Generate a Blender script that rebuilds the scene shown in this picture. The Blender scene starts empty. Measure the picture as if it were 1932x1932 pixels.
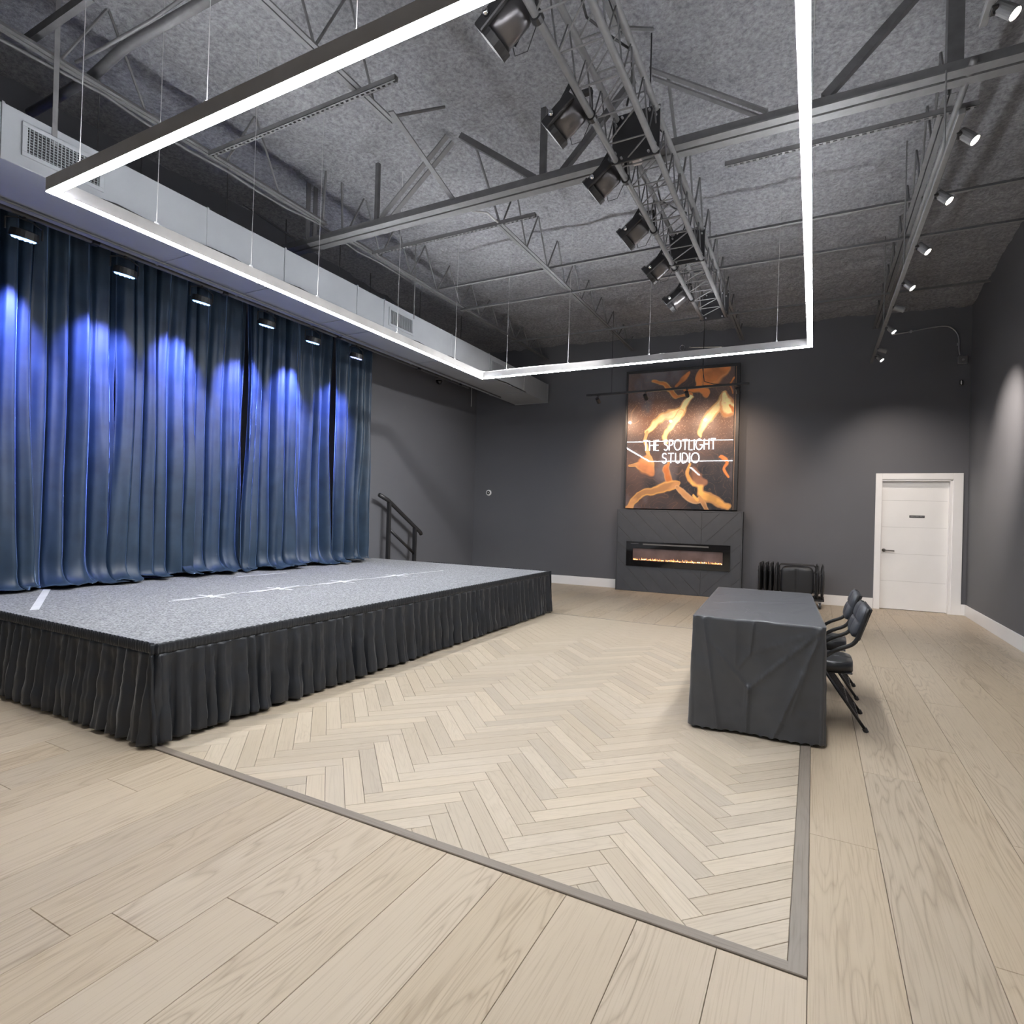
import bpy, bmesh, math, random
import numpy as np
from mathutils import Vector, Matrix, Quaternion
random.seed(7); rng = np.random.default_rng(7)
PI = math.pi
S = bpy.context.scene
COL = S.collection

# ------------------------------------------------------------------ camera, world, exposure
CAMH = 1.35
YAW, PITCH, ROLL, FPX = 0.480979, 0.0031992, 0.0264974, 1091.32
def cam_axes():
    cy, sy = math.cos(YAW), math.sin(YAW)
    f = Vector((-sy*math.cos(PITCH), cy*math.cos(PITCH), math.sin(PITCH)))
    r0 = Vector((cy, sy, 0)); u0 = r0.cross(f)
    r = math.cos(ROLL)*r0 + math.sin(ROLL)*u0
    u = -math.sin(ROLL)*r0 + math.cos(ROLL)*u0
    return r, u, f
cr, cu, cf = cam_axes()
cd = bpy.data.cameras.new('camera'); cam = bpy.data.objects.new('camera', cd); COL.objects.link(cam)
cd.sensor_width = 36; cd.lens = 36*FPX/1932; cd.clip_start = 0.05; cd.clip_end = 100
cam.matrix_world = Matrix(((cr.x, cu.x, -cf.x, 0), (cr.y, cu.y, -cf.y, 0), (cr.z, cu.z, -cf.z, CAMH), (0, 0, 0, 1)))
S.camera = cam
w = bpy.data.worlds.new('world'); S.world = w; w.use_nodes = True
w.node_tree.nodes['Background'].inputs[0].default_value = (0.5, 0.52, 0.56, 1)
w.node_tree.nodes['Background'].inputs[1].default_value = 0.3
S.view_settings.view_transform = 'Standard'; S.view_settings.look = 'None'
S.view_settings.exposure = 1.12; S.view_settings.gamma = 1.0; S.view_settings.use_curve_mapping = False

STRIP_POWER = 52.0        # radiance of the linear light diffusers
STAGE_SPOT = 80.0        # each truss spotlight
UP_POWER = 36.0            # upward glow added to the light frame to brighten the ceiling
BLUE_SPOT = 330.0          # each blue wash light above the curtain
TRACK_SPOT = 60.0         # each lit track head by the right wall
ART_SPOT = 27.0           # each head of the track in front of the artwork
REAR_POWER = 16.0         # added linear lights behind the camera that brighten the front of the room

# ------------------------------------------------------------------ room dimensions
XL, XR = -6.4, 2.05
YF = -5.0
BT = 0.045                                # the back wall runs slightly off square
def yb(x): return 10.86 + BT*(x-1.5)
def zc(y): return 5.08 - max(0.0, y-5.0)*0.066
BW_ROT = math.atan(BT)

# ------------------------------------------------------------------ helpers: materials
def nt_mat(name):
    m = bpy.data.materials.new(name); m.use_nodes = True
    nt = m.node_tree; return m, nt, nt.nodes['Principled BSDF']
def nd(nt, t, **k):
    n = nt.nodes.new(t)
    for a, v in k.items(): setattr(n, a, v)
    return n
def mat(name, c, rough=0.5, metal=0.0, var=0.08, scale=6.0, bump=0.0, bscale=60.0, sheen=0.0, sheen_tint=None, spec=None, coat=0.0):
    m, nt, b = nt_mat(name); L = nt.links
    tc = nd(nt, 'ShaderNodeTexCoord'); n = nd(nt, 'ShaderNodeTexNoise'); n.inputs['Scale'].default_value = scale; n.inputs['Detail'].default_value = 4
    L.new(tc.outputs['Object'], n.inputs['Vector'])
    r = nd(nt, 'ShaderNodeValToRGB'); L.new(n.outputs['Fac'], r.inputs['Fac'])
    r.color_ramp.elements[0].position = 0.3; r.color_ramp.elements[1].position = 0.7
    r.color_ramp.elements[0].color = (*[max(0, x*(1-var)) for x in c], 1); r.color_ramp.elements[1].color = (*[min(1, x*(1+var)) for x in c], 1)
    L.new(r.outputs['Color'], b.inputs['Base Color'])
    b.inputs['Roughness'].default_value = rough; b.inputs['Metallic'].default_value = metal
    if spec is not None: b.inputs['Specular IOR Level'].default_value = spec
    if coat: b.inputs['Coat Weight'].default_value = coat; b.inputs['Coat Roughness'].default_value = 0.05
    if sheen:
        b.inputs['Sheen Weight'].default_value = sheen; b.inputs['Sheen Roughness'].default_value = 0.35
        b.inputs['Sheen Tint'].default_value = (*(sheen_tint or (1, 1, 1)), 1)
    if bump:
        n2 = nd(nt, 'ShaderNodeTexNoise'); n2.inputs['Scale'].default_value = bscale; n2.inputs['Detail'].default_value = 5
        L.new(tc.outputs['Object'], n2.inputs['Vector'])
        bp = nd(nt, 'ShaderNodeBump'); bp.inputs['Strength'].default_value = bump; bp.inputs['Distance'].default_value = 0.01
        L.new(n2.outputs['Fac'], bp.inputs['Height']); L.new(bp.outputs['Normal'], b.inputs['Normal'])
    return m
def emit(name, c, s):
    m, nt, b = nt_mat(name)
    b.inputs['Base Color'].default_value = (*[min(1, x) for x in c], 1)
    b.inputs['Emission Color'].default_value = (*c, 1); b.inputs['Emission Strength'].default_value = s
    return m
def oak(name, lo, hi, dark, along=0.9, tone=0.16, spec=0.35, fig=0.55):
    """Oak whose grain runs along the object's local X; every board gets its own tone and figure."""
    m, nt, b = nt_mat(name); L = nt.links
    tc = nd(nt, 'ShaderNodeTexCoord'); oi = nd(nt, 'ShaderNodeObjectInfo')
    mul = nd(nt, 'ShaderNodeVectorMath', operation='SCALE'); mul.inputs[0].default_value = (37.0, 61.0, 17.0)
    L.new(oi.outputs['Random'], mul.inputs['Scale'])
    add = nd(nt, 'ShaderNodeVectorMath', operation='ADD'); L.new(tc.outputs['Object'], add.inputs[0]); L.new(mul.outputs[0], add.inputs[1])
    mp = nd(nt, 'ShaderNodeMapping'); mp.inputs['Scale'].default_value = (along, 9.0, 9.0); L.new(add.outputs[0], mp.inputs['Vector'])
    # cathedral figure: contour lines of a stretched noise
    n1 = nd(nt, 'ShaderNodeTexNoise'); n1.inputs['Scale'].default_value = 0.9; n1.inputs['Detail'].default_value = 2.0; n1.inputs['Distortion'].default_value = 0.3
    L.new(mp.outputs[0], n1.inputs['Vector'])
    m1 = nd(nt, 'ShaderNodeMath', operation='MULTIPLY'); m1.inputs[1].default_value = 26.0; L.new(n1.outputs['Fac'], m1.inputs[0])
    fr = nd(nt, 'ShaderNodeMath', operation='PINGPONG'); fr.inputs[1].default_value = 1.0; L.new(m1.outputs[0], fr.inputs[0])
    pw = nd(nt, 'ShaderNodeMath', operation='POWER'); pw.inputs[1].default_value = 3.0; L.new(fr.outputs[0], pw.inputs[0])
    # fine fibres
    mp2 = nd(nt, 'ShaderNodeMapping'); mp2.inputs['Scale'].default_value = (4.0, 150.0, 60.0); L.new(add.outputs[0], mp2.inputs['Vector'])
    n2 = nd(nt, 'ShaderNodeTexNoise'); n2.inputs['Scale'].default_value = 1.0; n2.inputs['Detail'].default_value = 4.0; L.new(mp2.outputs[0], n2.inputs['Vector'])
    n3 = nd(nt, 'ShaderNodeTexNoise'); n3.inputs['Scale'].default_value = 0.35; n3.inputs['Detail'].default_value = 2.0; L.new(mp.outputs[0], n3.inputs['Vector'])
    base = nd(nt, 'ShaderNodeMix', data_type='RGBA'); base.inputs[6].default_value = (*lo, 1); base.inputs[7].default_value = (*hi, 1)
    L.new(n3.outputs['Fac'], base.inputs[0])
    msk = nd(nt, 'ShaderNodeMapRange'); msk.inputs[1].default_value = 0.40; msk.inputs[2].default_value = 0.56; L.new(n3.outputs['Fac'], msk.inputs[0])
    g1 = nd(nt, 'ShaderNodeMath', operation='MULTIPLY'); L.new(pw.outputs[0], g1.inputs[0]); L.new(msk.outputs[0], g1.inputs[1])
    mr = nd(nt, 'ShaderNodeMapRange'); mr.inputs[1].default_value = 0.5; mr.inputs[2].default_value = 0.75; L.new(n2.outputs['Fac'], mr.inputs[0])
    g2 = nd(nt, 'ShaderNodeMath', operation='MULTIPLY_ADD'); g2.inputs[1].default_value = fig; g2.inputs[2].default_value = 0.0; L.new(g1.outputs[0], g2.inputs[0])
    g3 = nd(nt, 'ShaderNodeMath', operation='MULTIPLY_ADD'); g3.inputs[1].default_value = 0.42; L.new(mr.outputs[0], g3.inputs[0]); L.new(g2.outputs[0], g3.inputs[2])
    grain = nd(nt, 'ShaderNodeMix', data_type='RGBA'); L.new(g3.outputs[0], grain.inputs[0]); L.new(base.outputs[2], grain.inputs[6]); grain.inputs[7].default_value = (*dark, 1)
    # board tone
    tr = nd(nt, 'ShaderNodeMapRange'); tr.inputs[3].default_value = 1-tone; tr.inputs[4].default_value = 1+tone*0.45; L.new(oi.outputs['Random'], tr.inputs[0])
    hs = nd(nt, 'ShaderNodeHueSaturation'); L.new(tr.outputs[0], hs.inputs['Value']); L.new(grain.outputs[2], hs.inputs['Color'])
    sat = nd(nt, 'ShaderNodeMath', operation='MULTIPLY_ADD'); sat.inputs[1].default_value = 0.3; sat.inputs[2].default_value = 0.95
    sr = nd(nt, 'ShaderNodeMath', operation='PINGPONG'); sr.inputs[1].default_value = 0.37; L.new(oi.outputs['Random'], sr.inputs[0]); L.new(sr.outputs[0], sat.inputs[0])
    L.new(sat.outputs[0], hs.inputs['Saturation'])
    L.new(hs.outputs[0], b.inputs['Base Color'])
    b.inputs['Roughness'].default_value = 0.42; b.inputs['Specular IOR Level'].default_value = spec
    bp = nd(nt, 'ShaderNodeBump'); bp.inputs['Strength'].default_value = 0.12; bp.inputs['Distance'].default_value = 0.002
    L.new(n2.outputs['Fac'], bp.inputs['Height']); L.new(bp.outputs['Normal'], b.inputs['Normal'])
    return m

M = {}
M['plank'] = oak('oak_plank', (0.515, 0.418, 0.302), (0.58, 0.482, 0.36), (0.32, 0.24, 0.16), tone=0.09)
M['parquet'] = oak('oak_parquet', (0.56, 0.47, 0.357), (0.63, 0.54, 0.422), (0.39, 0.31, 0.22), along=1.6, tone=0.14, fig=0.22)
M['border'] = oak('oak_border_grey', (0.24, 0.20, 0.165), (0.31, 0.265, 0.22), (0.14, 0.115, 0.095), tone=0.05, fig=0.2)
M['subfloor'] = mat('dark_joint', (0.10, 0.075, 0.055), 0.8)
M['wall'] = mat('charcoal_paint', (0.122, 0.125, 0.139), 0.62, var=0.03, scale=1.2, bump=0.06, bscale=220)
M['ceil'] = None
M['steel'] = mat('grey_painted_steel', (0.15, 0.15, 0.154), 0.5, var=0.12, scale=14)
M['darksteel'] = mat('dark_painted_steel', (0.10, 0.10, 0.105), 0.5, var=0.15, scale=14)
M['duct'] = mat('pale_grey_duct_paint', (0.30, 0.315, 0.335), 0.45, var=0.05, scale=3, bump=0.03, bscale=20)
M['white'] = mat('white_gloss_trim', (0.90, 0.90, 0.905), 0.35, var=0.02, scale=3)
M['doorwhite'] = mat('white_door_paint', (0.89, 0.89, 0.89), 0.4, var=0.02, scale=3)
M['black'] = mat('black_plastic', (0.022, 0.022, 0.024), 0.4)
M['blackmetal'] = mat('black_metal', (0.03, 0.03, 0.032), 0.35, metal=0.3)
M['drum'] = mat('brushed_dark_drum', (0.12, 0.115, 0.12), 0.28, metal=0.7)
M['chrome'] = mat('chrome', (0.75, 0.75, 0.77), 0.12, metal=1.0)
M['zinc'] = mat('zinc_steel', (0.5, 0.5, 0.52), 0.35, metal=0.8)
M['housing'] = mat('light_housing', (0.55, 0.55, 0.56), 0.45)
M['led'] = emit('led_diffuser', (0.95, 0.97, 1.0), STRIP_POWER)
M['led_added_up'] = emit('led_added_uplight', (0.95, 0.97, 1.0), UP_POWER)
M['added_rear_led'] = emit('added_rear_diffuser', (0.97, 0.98, 1.0), REAR_POWER)
M['blueled'] = emit('blue_led', (0.20, 0.42, 1.0), 2.6)
M['warmled'] = emit('warm_lamp', (1.0, 0.86, 0.72), 60.0)
M['coolled'] = emit('white_lamp', (1.0, 0.97, 0.92), 60.0)
M['neon'] = emit('white_neon', (0.93, 0.93, 1.0), 1.5)
M['ember'] = emit('ember', (1.0, 0.40, 0.13), 0.9)
M['ember2'] = emit('ember_core', (1.0, 0.66, 0.35), 2.0)
M['skirt'] = mat('black_polyester', (0.019, 0.022, 0.028), 0.46, var=0.12, scale=9, bump=0.12, bscale=25, sheen=0.18)
M['cloth'] = mat('charcoal_tablecloth', (0.060, 0.063, 0.071), 0.42, var=0.10, scale=5, bump=0.06, bscale=30, sheen=0.25)
M['vinyl'] = mat('black_vinyl', (0.022, 0.023, 0.026), 0.36, bump=0.08, bscale=90)
M['greyvinyl'] = mat('slate_fabric_pad', (0.058, 0.062, 0.075), 0.55, bump=0.1, bscale=120)
M['tape'] = mat('white_gaffer_tape', (0.72, 0.73, 0.75), 0.6)
M['glass'] = mat('black_fire_glass', (0.012, 0.012, 0.013), 0.06, var=0.0)
M['tile'] = mat('slate_chevron_tile', (0.072, 0.077, 0.087), 0.42, var=0.07, scale=7)
M['grout'] = mat('grout', (0.14, 0.14, 0.145), 0.8)
M['wire'] = mat('steel_wire', (0.5, 0.5, 0.5), 0.4, metal=0.3)

# sprayed ceiling
m, nt, b = nt_mat('sprayed_insulation'); L = nt.links
tc = nd(nt, 'ShaderNodeTexCoord')
n1 = nd(nt, 'ShaderNodeTexNoise'); n1.inputs['Scale'].default_value = 26; n1.inputs['Detail'].default_value = 8; n1.inputs['Roughness'].default_value = 0.72
n2 = nd(nt, 'ShaderNodeTexNoise'); n2.inputs['Scale'].default_value = 1.3; n2.inputs['Detail'].default_value = 3
for n in (n1, n2): L.new(tc.outputs['Object'], n.inputs['Vector'])
r = nd(nt, 'ShaderNodeValToRGB'); L.new(n1.outputs['Fac'], r.inputs['Fac'])
r.color_ramp.elements[0].position = 0.36; r.color_ramp.elements[0].color = (0.195, 0.197, 0.212, 1)
r.color_ramp.elements[1].position = 0.66; r.color_ramp.elements[1].color = (0.42, 0.422, 0.447, 1)
mx = nd(nt, 'ShaderNodeMix', data_type='RGBA', blend_type='MULTIPLY'); mx.inputs[0].default_value = 0.5
r2 = nd(nt, 'ShaderNodeValToRGB'); L.new(n2.outputs['Fac'], r2.inputs['Fac'])
r2.color_ramp.elements[0].color = (0.6, 0.6, 0.62, 1); r2.color_ramp.elements[1].color = (1, 1, 1, 1); r2.color_ramp.elements[0].position = 0.3; r2.color_ramp.elements[1].position = 0.7
L.new(r.outputs[0], mx.inputs[6]); L.new(r2.outputs[0], mx.inputs[7]); L.new(mx.outputs[2], b.inputs['Base Color'])
b.inputs['Roughness'].default_value = 0.9
bp = nd(nt, 'ShaderNodeBump'); bp.inputs['Strength'].default_value = 0.9; bp.inputs['Distance'].default_value = 0.03
L.new(n1.outputs['Fac'], bp.inputs['Height']); L.new(bp.outputs['Normal'], b.inputs['Normal'])
M['ceil'] = m
# velvet
m, nt, b = nt_mat('blue_velvet'); L = nt.links
tc = nd(nt, 'ShaderNodeTexCoord'); n1 = nd(nt, 'ShaderNodeTexNoise'); n1.inputs['Scale'].default_value = 5; n1.inputs['Detail'].default_value = 5
L.new(tc.outputs['Object'], n1.inputs['Vector'])
r = nd(nt, 'ShaderNodeValToRGB'); L.new(n1.outputs['Fac'], r.inputs['Fac'])
r.color_ramp.elements[0].position = 0.3; r.color_ramp.elements[0].color = (0.011, 0.025, 0.046, 1)
r.color_ramp.elements[1].position = 0.7; r.color_ramp.elements[1].color = (0.020, 0.042, 0.074, 1)
L.new(r.outputs[0], b.inputs['Base Color']); b.inputs['Roughness'].default_value = 0.5
b.inputs['Sheen Weight'].default_value = 1.0; b.inputs['Sheen Roughness'].default_value = 0.28; b.inputs['Sheen Tint'].default_value = (0.45, 0.66, 1.0, 1)
M['velvet'] = m
# stage carpet
m, nt, b = nt_mat('grey_stage_carpet'); L = nt.links
tc = nd(nt, 'ShaderNodeTexCoord'); n1 = nd(nt, 'ShaderNodeTexNoise'); n1.inputs['Scale'].default_value = 85; n1.inputs['Detail'].default_value = 3
L.new(tc.outputs['Object'], n1.inputs['Vector'])
r = nd(nt, 'ShaderNodeValToRGB'); L.new(n1.outputs['Fac'], r.inputs['Fac'])
r.color_ramp.elements[0].position = 0.38; r.color_ramp.elements[0].color = (0.15, 0.155, 0.165, 1)
r.color_ramp.elements[1].position = 0.62; r.color_ramp.elements[1].color = (0.37, 0.375, 0.395, 1)
L.new(r.outputs[0], b.inputs['Base Color']); b.inputs['Roughness'].default_value = 0.95
bp = nd(nt, 'ShaderNodeBump'); bp.inputs['Strength'].default_value = 0.5; bp.inputs['Distance'].default_value = 0.004
L.new(n1.outputs['Fac'], bp.inputs['Height']); L.new(bp.outputs['Normal'], b.inputs['Normal'])
M['carpet'] = m
# printed artwork (flat print: colours come from the mesh's colour attribute), under a glossy resin coat
m, nt, b = nt_mat('marbled_print'); L = nt.links
at = nd(nt, 'ShaderNodeAttribute', attribute_name='print'); L.new(at.outputs['Color'], b.inputs['Base Color'])
b.inputs['Roughness'].default_value = 0.35; b.inputs['Coat Weight'].default_value = 1.0; b.inputs['Coat Roughness'].default_value = 0.02
M['print'] = m

# ------------------------------------------------------------------ helpers: geometry
def link(name, me, m, parent=None, smooth=False, loc=None, rot=None):
    o = bpy.data.objects.new(name, me); COL.objects.link(o)
    if m is not None and not me.materials: me.materials.append(m)
    if smooth:
        me.polygons.foreach_set('use_smooth', [True]*len(me.polygons))
    if parent is not None: o.parent = parent
    if loc is not None: o.location = loc
    if rot is not None: o.rotation_euler = rot
    return o
def obj(name, bm, m, parent=None, smooth=False, loc=None, rot=None):
    me = bpy.data.meshes.new(name); bm.to_mesh(me); bm.free()
    return link(name, me, m, parent, smooth, loc, rot)
def thing(name, label, cat, loc=(0, 0, 0), rotz=0.0, group=None):
    o = bpy.data.objects.new(name, None); COL.objects.link(o); o.empty_display_size = 0.1
    o.location = loc; o.rotation_euler = (0, 0, rotz); o['label'] = label; o['category'] = cat
    if group: o['group'] = group
    return o
def tag(o, label, cat, group=None):
    o['label'] = label; o['category'] = cat
    if group: o['group'] = group
    return o
def struct(o, label=None):
    o['kind'] = 'structure'
    if label: o['label'] = label
    return o
def dup(root, loc, rotz=None, label=None, group=None):
    r = root.copy(); COL.objects.link(r); r.location = loc
    if rotz is not None: r.rotation_euler = (0, 0, rotz)
    if label: r['label'] = label
    if group: r['group'] = group
    for ch in list(root.children):
        c = ch.copy(); COL.objects.link(c); c.parent = r
        for g in list(ch.children):
            d = g.copy(); COL.objects.link(d); d.parent = c
    return r
def box(bm, x0, x1, y0, y1, z0, z1, bev=0.0):
    t = bmesh.new(); bmesh.ops.create_cube(t, size=1)
    for v in t.verts: v.co = Vector(((x0+x1)/2+v.co.x*(x1-x0), (y0+y1)/2+v.co.y*(y1-y0), (z0+z1)/2+v.co.z*(z1-z0)))
    if bev: bmesh.ops.bevel(t, geom=t.edges[:], offset=bev, segments=1, affect='EDGES')
    me = bpy.data.meshes.new('tmp'); t.to_mesh(me); t.free(); bm.from_mesh(me); bpy.data.meshes.remove(me)
    return bm
def bx(*a, **k): return box(bmesh.new(), *a, **k)
def tube(bm, pts, r, n=8, cap=True, closed=False):
    pts = [Vector(p) for p in pts]; N = len(pts); rings = []
    up = None
    for i, p in enumerate(pts):
        if closed: d = (pts[(i+1) % N]-pts[i-1]).normalized()
        else:
            a = pts[max(0, i-1)]; c = pts[min(N-1, i+1)]; d = (c-a).normalized()
        if up is None: up = Vector((0, 0, 1)) if abs(d.z) < 0.9 else Vector((1, 0, 0))
        s = d.cross(up).normalized(); up = s.cross(d).normalized()
        rr = r[i] if isinstance(r, (list, tuple)) else r
        rings.append([bm.verts.new(p+(s*math.cos(2*PI*k/n)+up*math.sin(2*PI*k/n))*rr) for k in range(n)])
    for i in range(N if closed else N-1):
        A = rings[i]; B = rings[(i+1) % N]
        for k in range(n): bm.faces.new((A[k], A[(k+1) % n], B[(k+1) % n], B[k]))
    if cap and not closed:
        bm.faces.new(rings[0][::-1]); bm.faces.new(rings[-1])
    return bm
def tb(pts, r, n=8, **k):
    return tube(bmesh.new(), pts, r, n, **k)
def bar(bm, a, b_, wx, wz, up=(0, 0, 1)):
    """rectangular bar from a to b: width wx across, wz along 'up'"""
    a = Vector(a); b_ = Vector(b_); d = (b_-a).normalized(); up = Vector(up)
    s = d.cross(up).normalized(); u = s.cross(d).normalized()
    v = [bm.verts.new(p+s*i*wx/2+u*j*wz/2) for p in (a, b_) for i, j in ((-1, -1), (1, -1), (1, 1), (-1, 1))]
    for f in ((3, 2, 1, 0), (4, 5, 6, 7), (0, 1, 5, 4), (1, 2, 6, 5), (2, 3, 7, 6), (3, 0, 4, 7)): bm.faces.new([v[i] for i in f])
    return bm
def lathe(bm, prof, n=20, mtx=None):
    """profile of (radius, height) about Z"""
    rings = []
    for r_, z in prof:
        ring = []
        for k in range(n):
            p = Vector((r_*math.cos(2*PI*k/n), r_*math.sin(2*PI*k/n), z))
            if mtx is not None: p = mtx @ p
            ring.append(bm.verts.new(p))
        rings.append(ring)
    for A, B in zip(rings, rings[1:]):
        for k in range(n): bm.faces.new((A[k], A[(k+1) % n], B[(k+1) % n], B[k]))
    bm.faces.new(rings[0][::-1]); bm.faces.new(rings[-1])
    return bm
def smooth_path(p, k=4):
    P3 = [Vector(q) for q in p]; out = []
    for i in range(len(P3)-1):
        a, b2, c, d = P3[max(0, i-1)], P3[i], P3[i+1], P3[min(len(P3)-1, i+2)]
        for j in range(k):
            t = j/k; out.append(0.5*((2*b2)+(-a+c)*t+(2*a-5*b2+4*c-d)*t*t+(-a+3*b2-3*c+d)*t**3))
    return out+[P3[-1]]
def grid_mesh(name, X, Y, Z):
    """surface mesh from three 2-D arrays"""
    nu, nv = X.shape
    me = bpy.data.meshes.new(name)
    co = np.stack([X, Y, Z], -1).reshape(-1, 3).astype(np.float32)
    i = np.arange((nu-1)*(nv-1)); a = (i//(nv-1))*nv+i % (nv-1)
    F = np.stack([a, a+1, a+nv+1, a+nv], -1).astype(np.int32)
    me.vertices.add(len(co)); me.vertices.foreach_set('co', co.ravel())
    me.loops.add(F.size); me.loops.foreach_set('vertex_index', F.ravel())
    me.polygons.add(len(F)); me.polygons.foreach_set('loop_start', np.arange(0, F.size, 4, dtype=np.int32)); me.polygons.foreach_set('loop_total', np.full(len(F), 4, dtype=np.int32))
    me.update(calc_edges=True); me.validate()
    return me
def noise2(nu, nv, fu, fv, seed):
    g = np.random.default_rng(seed).random((int(fu)+3, int(fv)+3))*2-1
    u = np.linspace(0, fu, nu); v = np.linspace(0, fv, nv)
    iu = u.astype(int); iv = v.astype(int); du = u-iu; dv = v-iv
    du = du*du*(3-2*du); dv = dv*dv*(3-2*dv)
    A = g[np.ix_(iu, iv)]; B = g[np.ix_(iu+1, iv)]; C_ = g[np.ix_(iu, iv+1)]; D = g[np.ix_(iu+1, iv+1)]
    du = du[:, None]; dv = dv[None, :]
    return (A*(1-du)+B*du)*(1-dv)+(C_*(1-du)+D*du)*dv
def spot(name, loc, target, power, angle, col, parent=None, blend=0.5, size=0.03):
    ld = bpy.data.lights.new(name, 'SPOT'); ld.energy = power; ld.spot_size = math.radians(angle); ld.spot_blend = blend
    ld.color = col; ld.shadow_soft_size = size
    o = bpy.data.objects.new(name, ld); COL.objects.link(o)
    o.location = loc; o.rotation_euler = (Vector(target)-Vector(loc)).to_track_quat('-Z', 'Y').to_euler()
    if parent is not None:
        o.parent = parent; o.matrix_parent_inverse = Matrix.LocRotScale(parent.location, parent.rotation_euler, None).inverted()
    return o

# ------------------------------------------------------------------ room shell
floor = struct(obj('floor', bx(XL-0.1, XR+0.1, YF, 11.1, -0.12, -0.012), M['subfloor']), 'pale oak floor of wide planks around a herringbone parquet area')
# back wall with the doorway cut out; door opening in wall coordinates (x measured along the wall)
DX0, DX1, DZ = 0.945, 1.865, 2.055
bm = bmesh.new()
def wall_piece(x0, x1, z0, z1, t=0.2):
    v = [bm.verts.new((x, yb(x)+d, z)) for d in (0, t) for x, z in ((x0, z0), (x1, z0), (x1, z1), (x0, z1))]
    for f in ((0, 1, 2, 3), (7, 6, 5, 4), (0, 4, 5, 1), (1, 5, 6, 2), (2, 6, 7, 3), (3, 7, 4, 0)): bm.faces.new([v[i] for i in f])
wall_piece(XL-0.2, DX0, 0, 5.0); wall_piece(DX1, XR+0.2, 0, 5.0); wall_piece(DX0, DX1, DZ, 5.0)
struct(obj('wall_back', bm, M['wall']), 'charcoal back wall with the fireplace, artwork and white door')
struct(obj('wall_left', bx(XL-0.2, XL, YF, 11.2, 0, 5.3), M['wall']), 'charcoal wall behind the stage curtains')
struct(obj('wall_right', bx(XR, XR+0.2, YF, 11.2, 0, 5.3), M['wall']), 'charcoal right hand wall with a warm pool of light')
struct(obj('wall_front', bx(XL-0.2, XR+0.2, YF-0.2, YF, 0, 5.3), M['wall']))
ny, nx = 420, 250
Yg = np.linspace(YF, 11.1, ny)[:, None]*np.ones((1, nx)); Xg = np.linspace(XL-0.1, XR+0.1, nx)[None, :]*np.ones((ny, 1))
Zg = np.where(Yg > 5, 5.08-(Yg-5)*0.066, 5.08)
Zg = Zg + 0.028*noise2(ny, nx, 36, 9, 1) + 0.022*noise2(ny, nx, 90, 40, 2) + 0.014*noise2(ny, nx, 200, 120, 3)
struct(link('ceiling', grid_mesh('ceiling', Xg, Yg, Zg), M['ceil'], smooth=True), 'dark grey ceiling of rough sprayed insulation')

def along_back(name, x0, x1, z0, z1, d0, d1, m, parent=None, bev=0.0):
    """box fixed to the back wall: d0..d1 is the distance in front of the wall"""
    L_ = (x1-x0)/math.cos(BW_ROT); xm = (x0+x1)/2
    return obj(name, bx(-L_/2, L_/2, -d1, -d0, z0, z1, bev=bev), m, parent, loc=(xm, yb(xm), 0), rot=(0, 0, BW_ROT))
struct(along_back('baseboard_back', XL, -3.26, 0, 0.165, 0.0, 0.018, M['white'], bev=0.003), 'white baseboard left of the fireplace')
struct(along_back('baseboard_back', -1.06, 0.858, 0, 0.165, 0.0, 0.018, M['white'], bev=0.003), 'white baseboard between fireplace and door')
struct(along_back('baseboard_back', 1.972, XR, 0, 0.165, 0.0, 0.018, M['white'], bev=0.003), 'short white baseboard right of the door')
struct(obj('baseboard_right', bx(XR-0.018, XR, YF, 10.86, 0, 0.165, bev=0.003), M['white']), 'white baseboard along the right wall')
struct(obj('baseboard_left', bx(XL, XL+0.018, YF, 10.5, 0, 0.165, bev=0.003), M['white']))
# door
dr = bpy.data.objects.new('door_1', None); COL.objects.link(dr); struct(dr, 'white flush door with a small dark sign and lever handle')
xm = (DX0+DX1)/2; dr.location = (xm, yb(xm), 0); dr.rotation_euler = (0, 0, BW_ROT); h = (DX1-DX0)/2
obj('door_slab', bx(-h+0.004, h-0.035, 0.075, 0.115, 0.008, DZ-0.03, bev=0.002), M['doorwhite'], dr)
jb = bmesh.new(); box(jb, -h-0.0, -h+0.004, -0.005, 0.2, 0, DZ); box(jb, h-0.035, h, -0.005, 0.2, 0, DZ); box(jb, -h, h, -0.005, 0.2, DZ-0.03, DZ)
obj('door_jamb', jb, M['white'], dr)
for a in ((-h-0.085, -h+0.002, 0, DZ+0.09), (h-0.002, h+0.125, 0, DZ+0.09), (-h+0.002, h-0.002, DZ-0.004, DZ+0.09)):
    obj('door_casing', bx(a[0], a[1], -0.022, 0.0, a[2], a[3], bev=0.003), M['white'], dr)
for z in (0.45, 0.88, 1.30, 1.72):
    obj('groove_shade_strip', bx(-h+0.02, h-0.05, 0.0738, 0.0748, z, z+0.003), mat('groove_shade', (0.5, 0.5, 0.5), 0.6), dr)  # thin grey strips; the shade of grooves is put into their colour
hb = bmesh.new(); lathe(hb, [(0.026, 0), (0.026, 0.012), (0.012, 0.014), (0.012, 0.05)], 16, Matrix.Translation((-h+0.055, 0.075, 0.93)) @ Matrix.Rotation(PI/2, 4, 'X'))
tube(hb, [(-h+0.055, 0.025, 0.93), (-h+0.10, 0.022, 0.93), (-h+0.19, 0.025, 0.925)], 0.010, 10)
obj('door_handle', hb, mat('satin_nickel', (0.22, 0.21, 0.20), 0.3, metal=0.9), dr, smooth=True)
sg = obj('door_sign', bx(-0.015-0.06, 0.125, 0.069, 0.0748, 1.455, 1.492, bev=0.001), mat('grey_sign_plate', (0.07, 0.07, 0.075), 0.5), dr)
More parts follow.
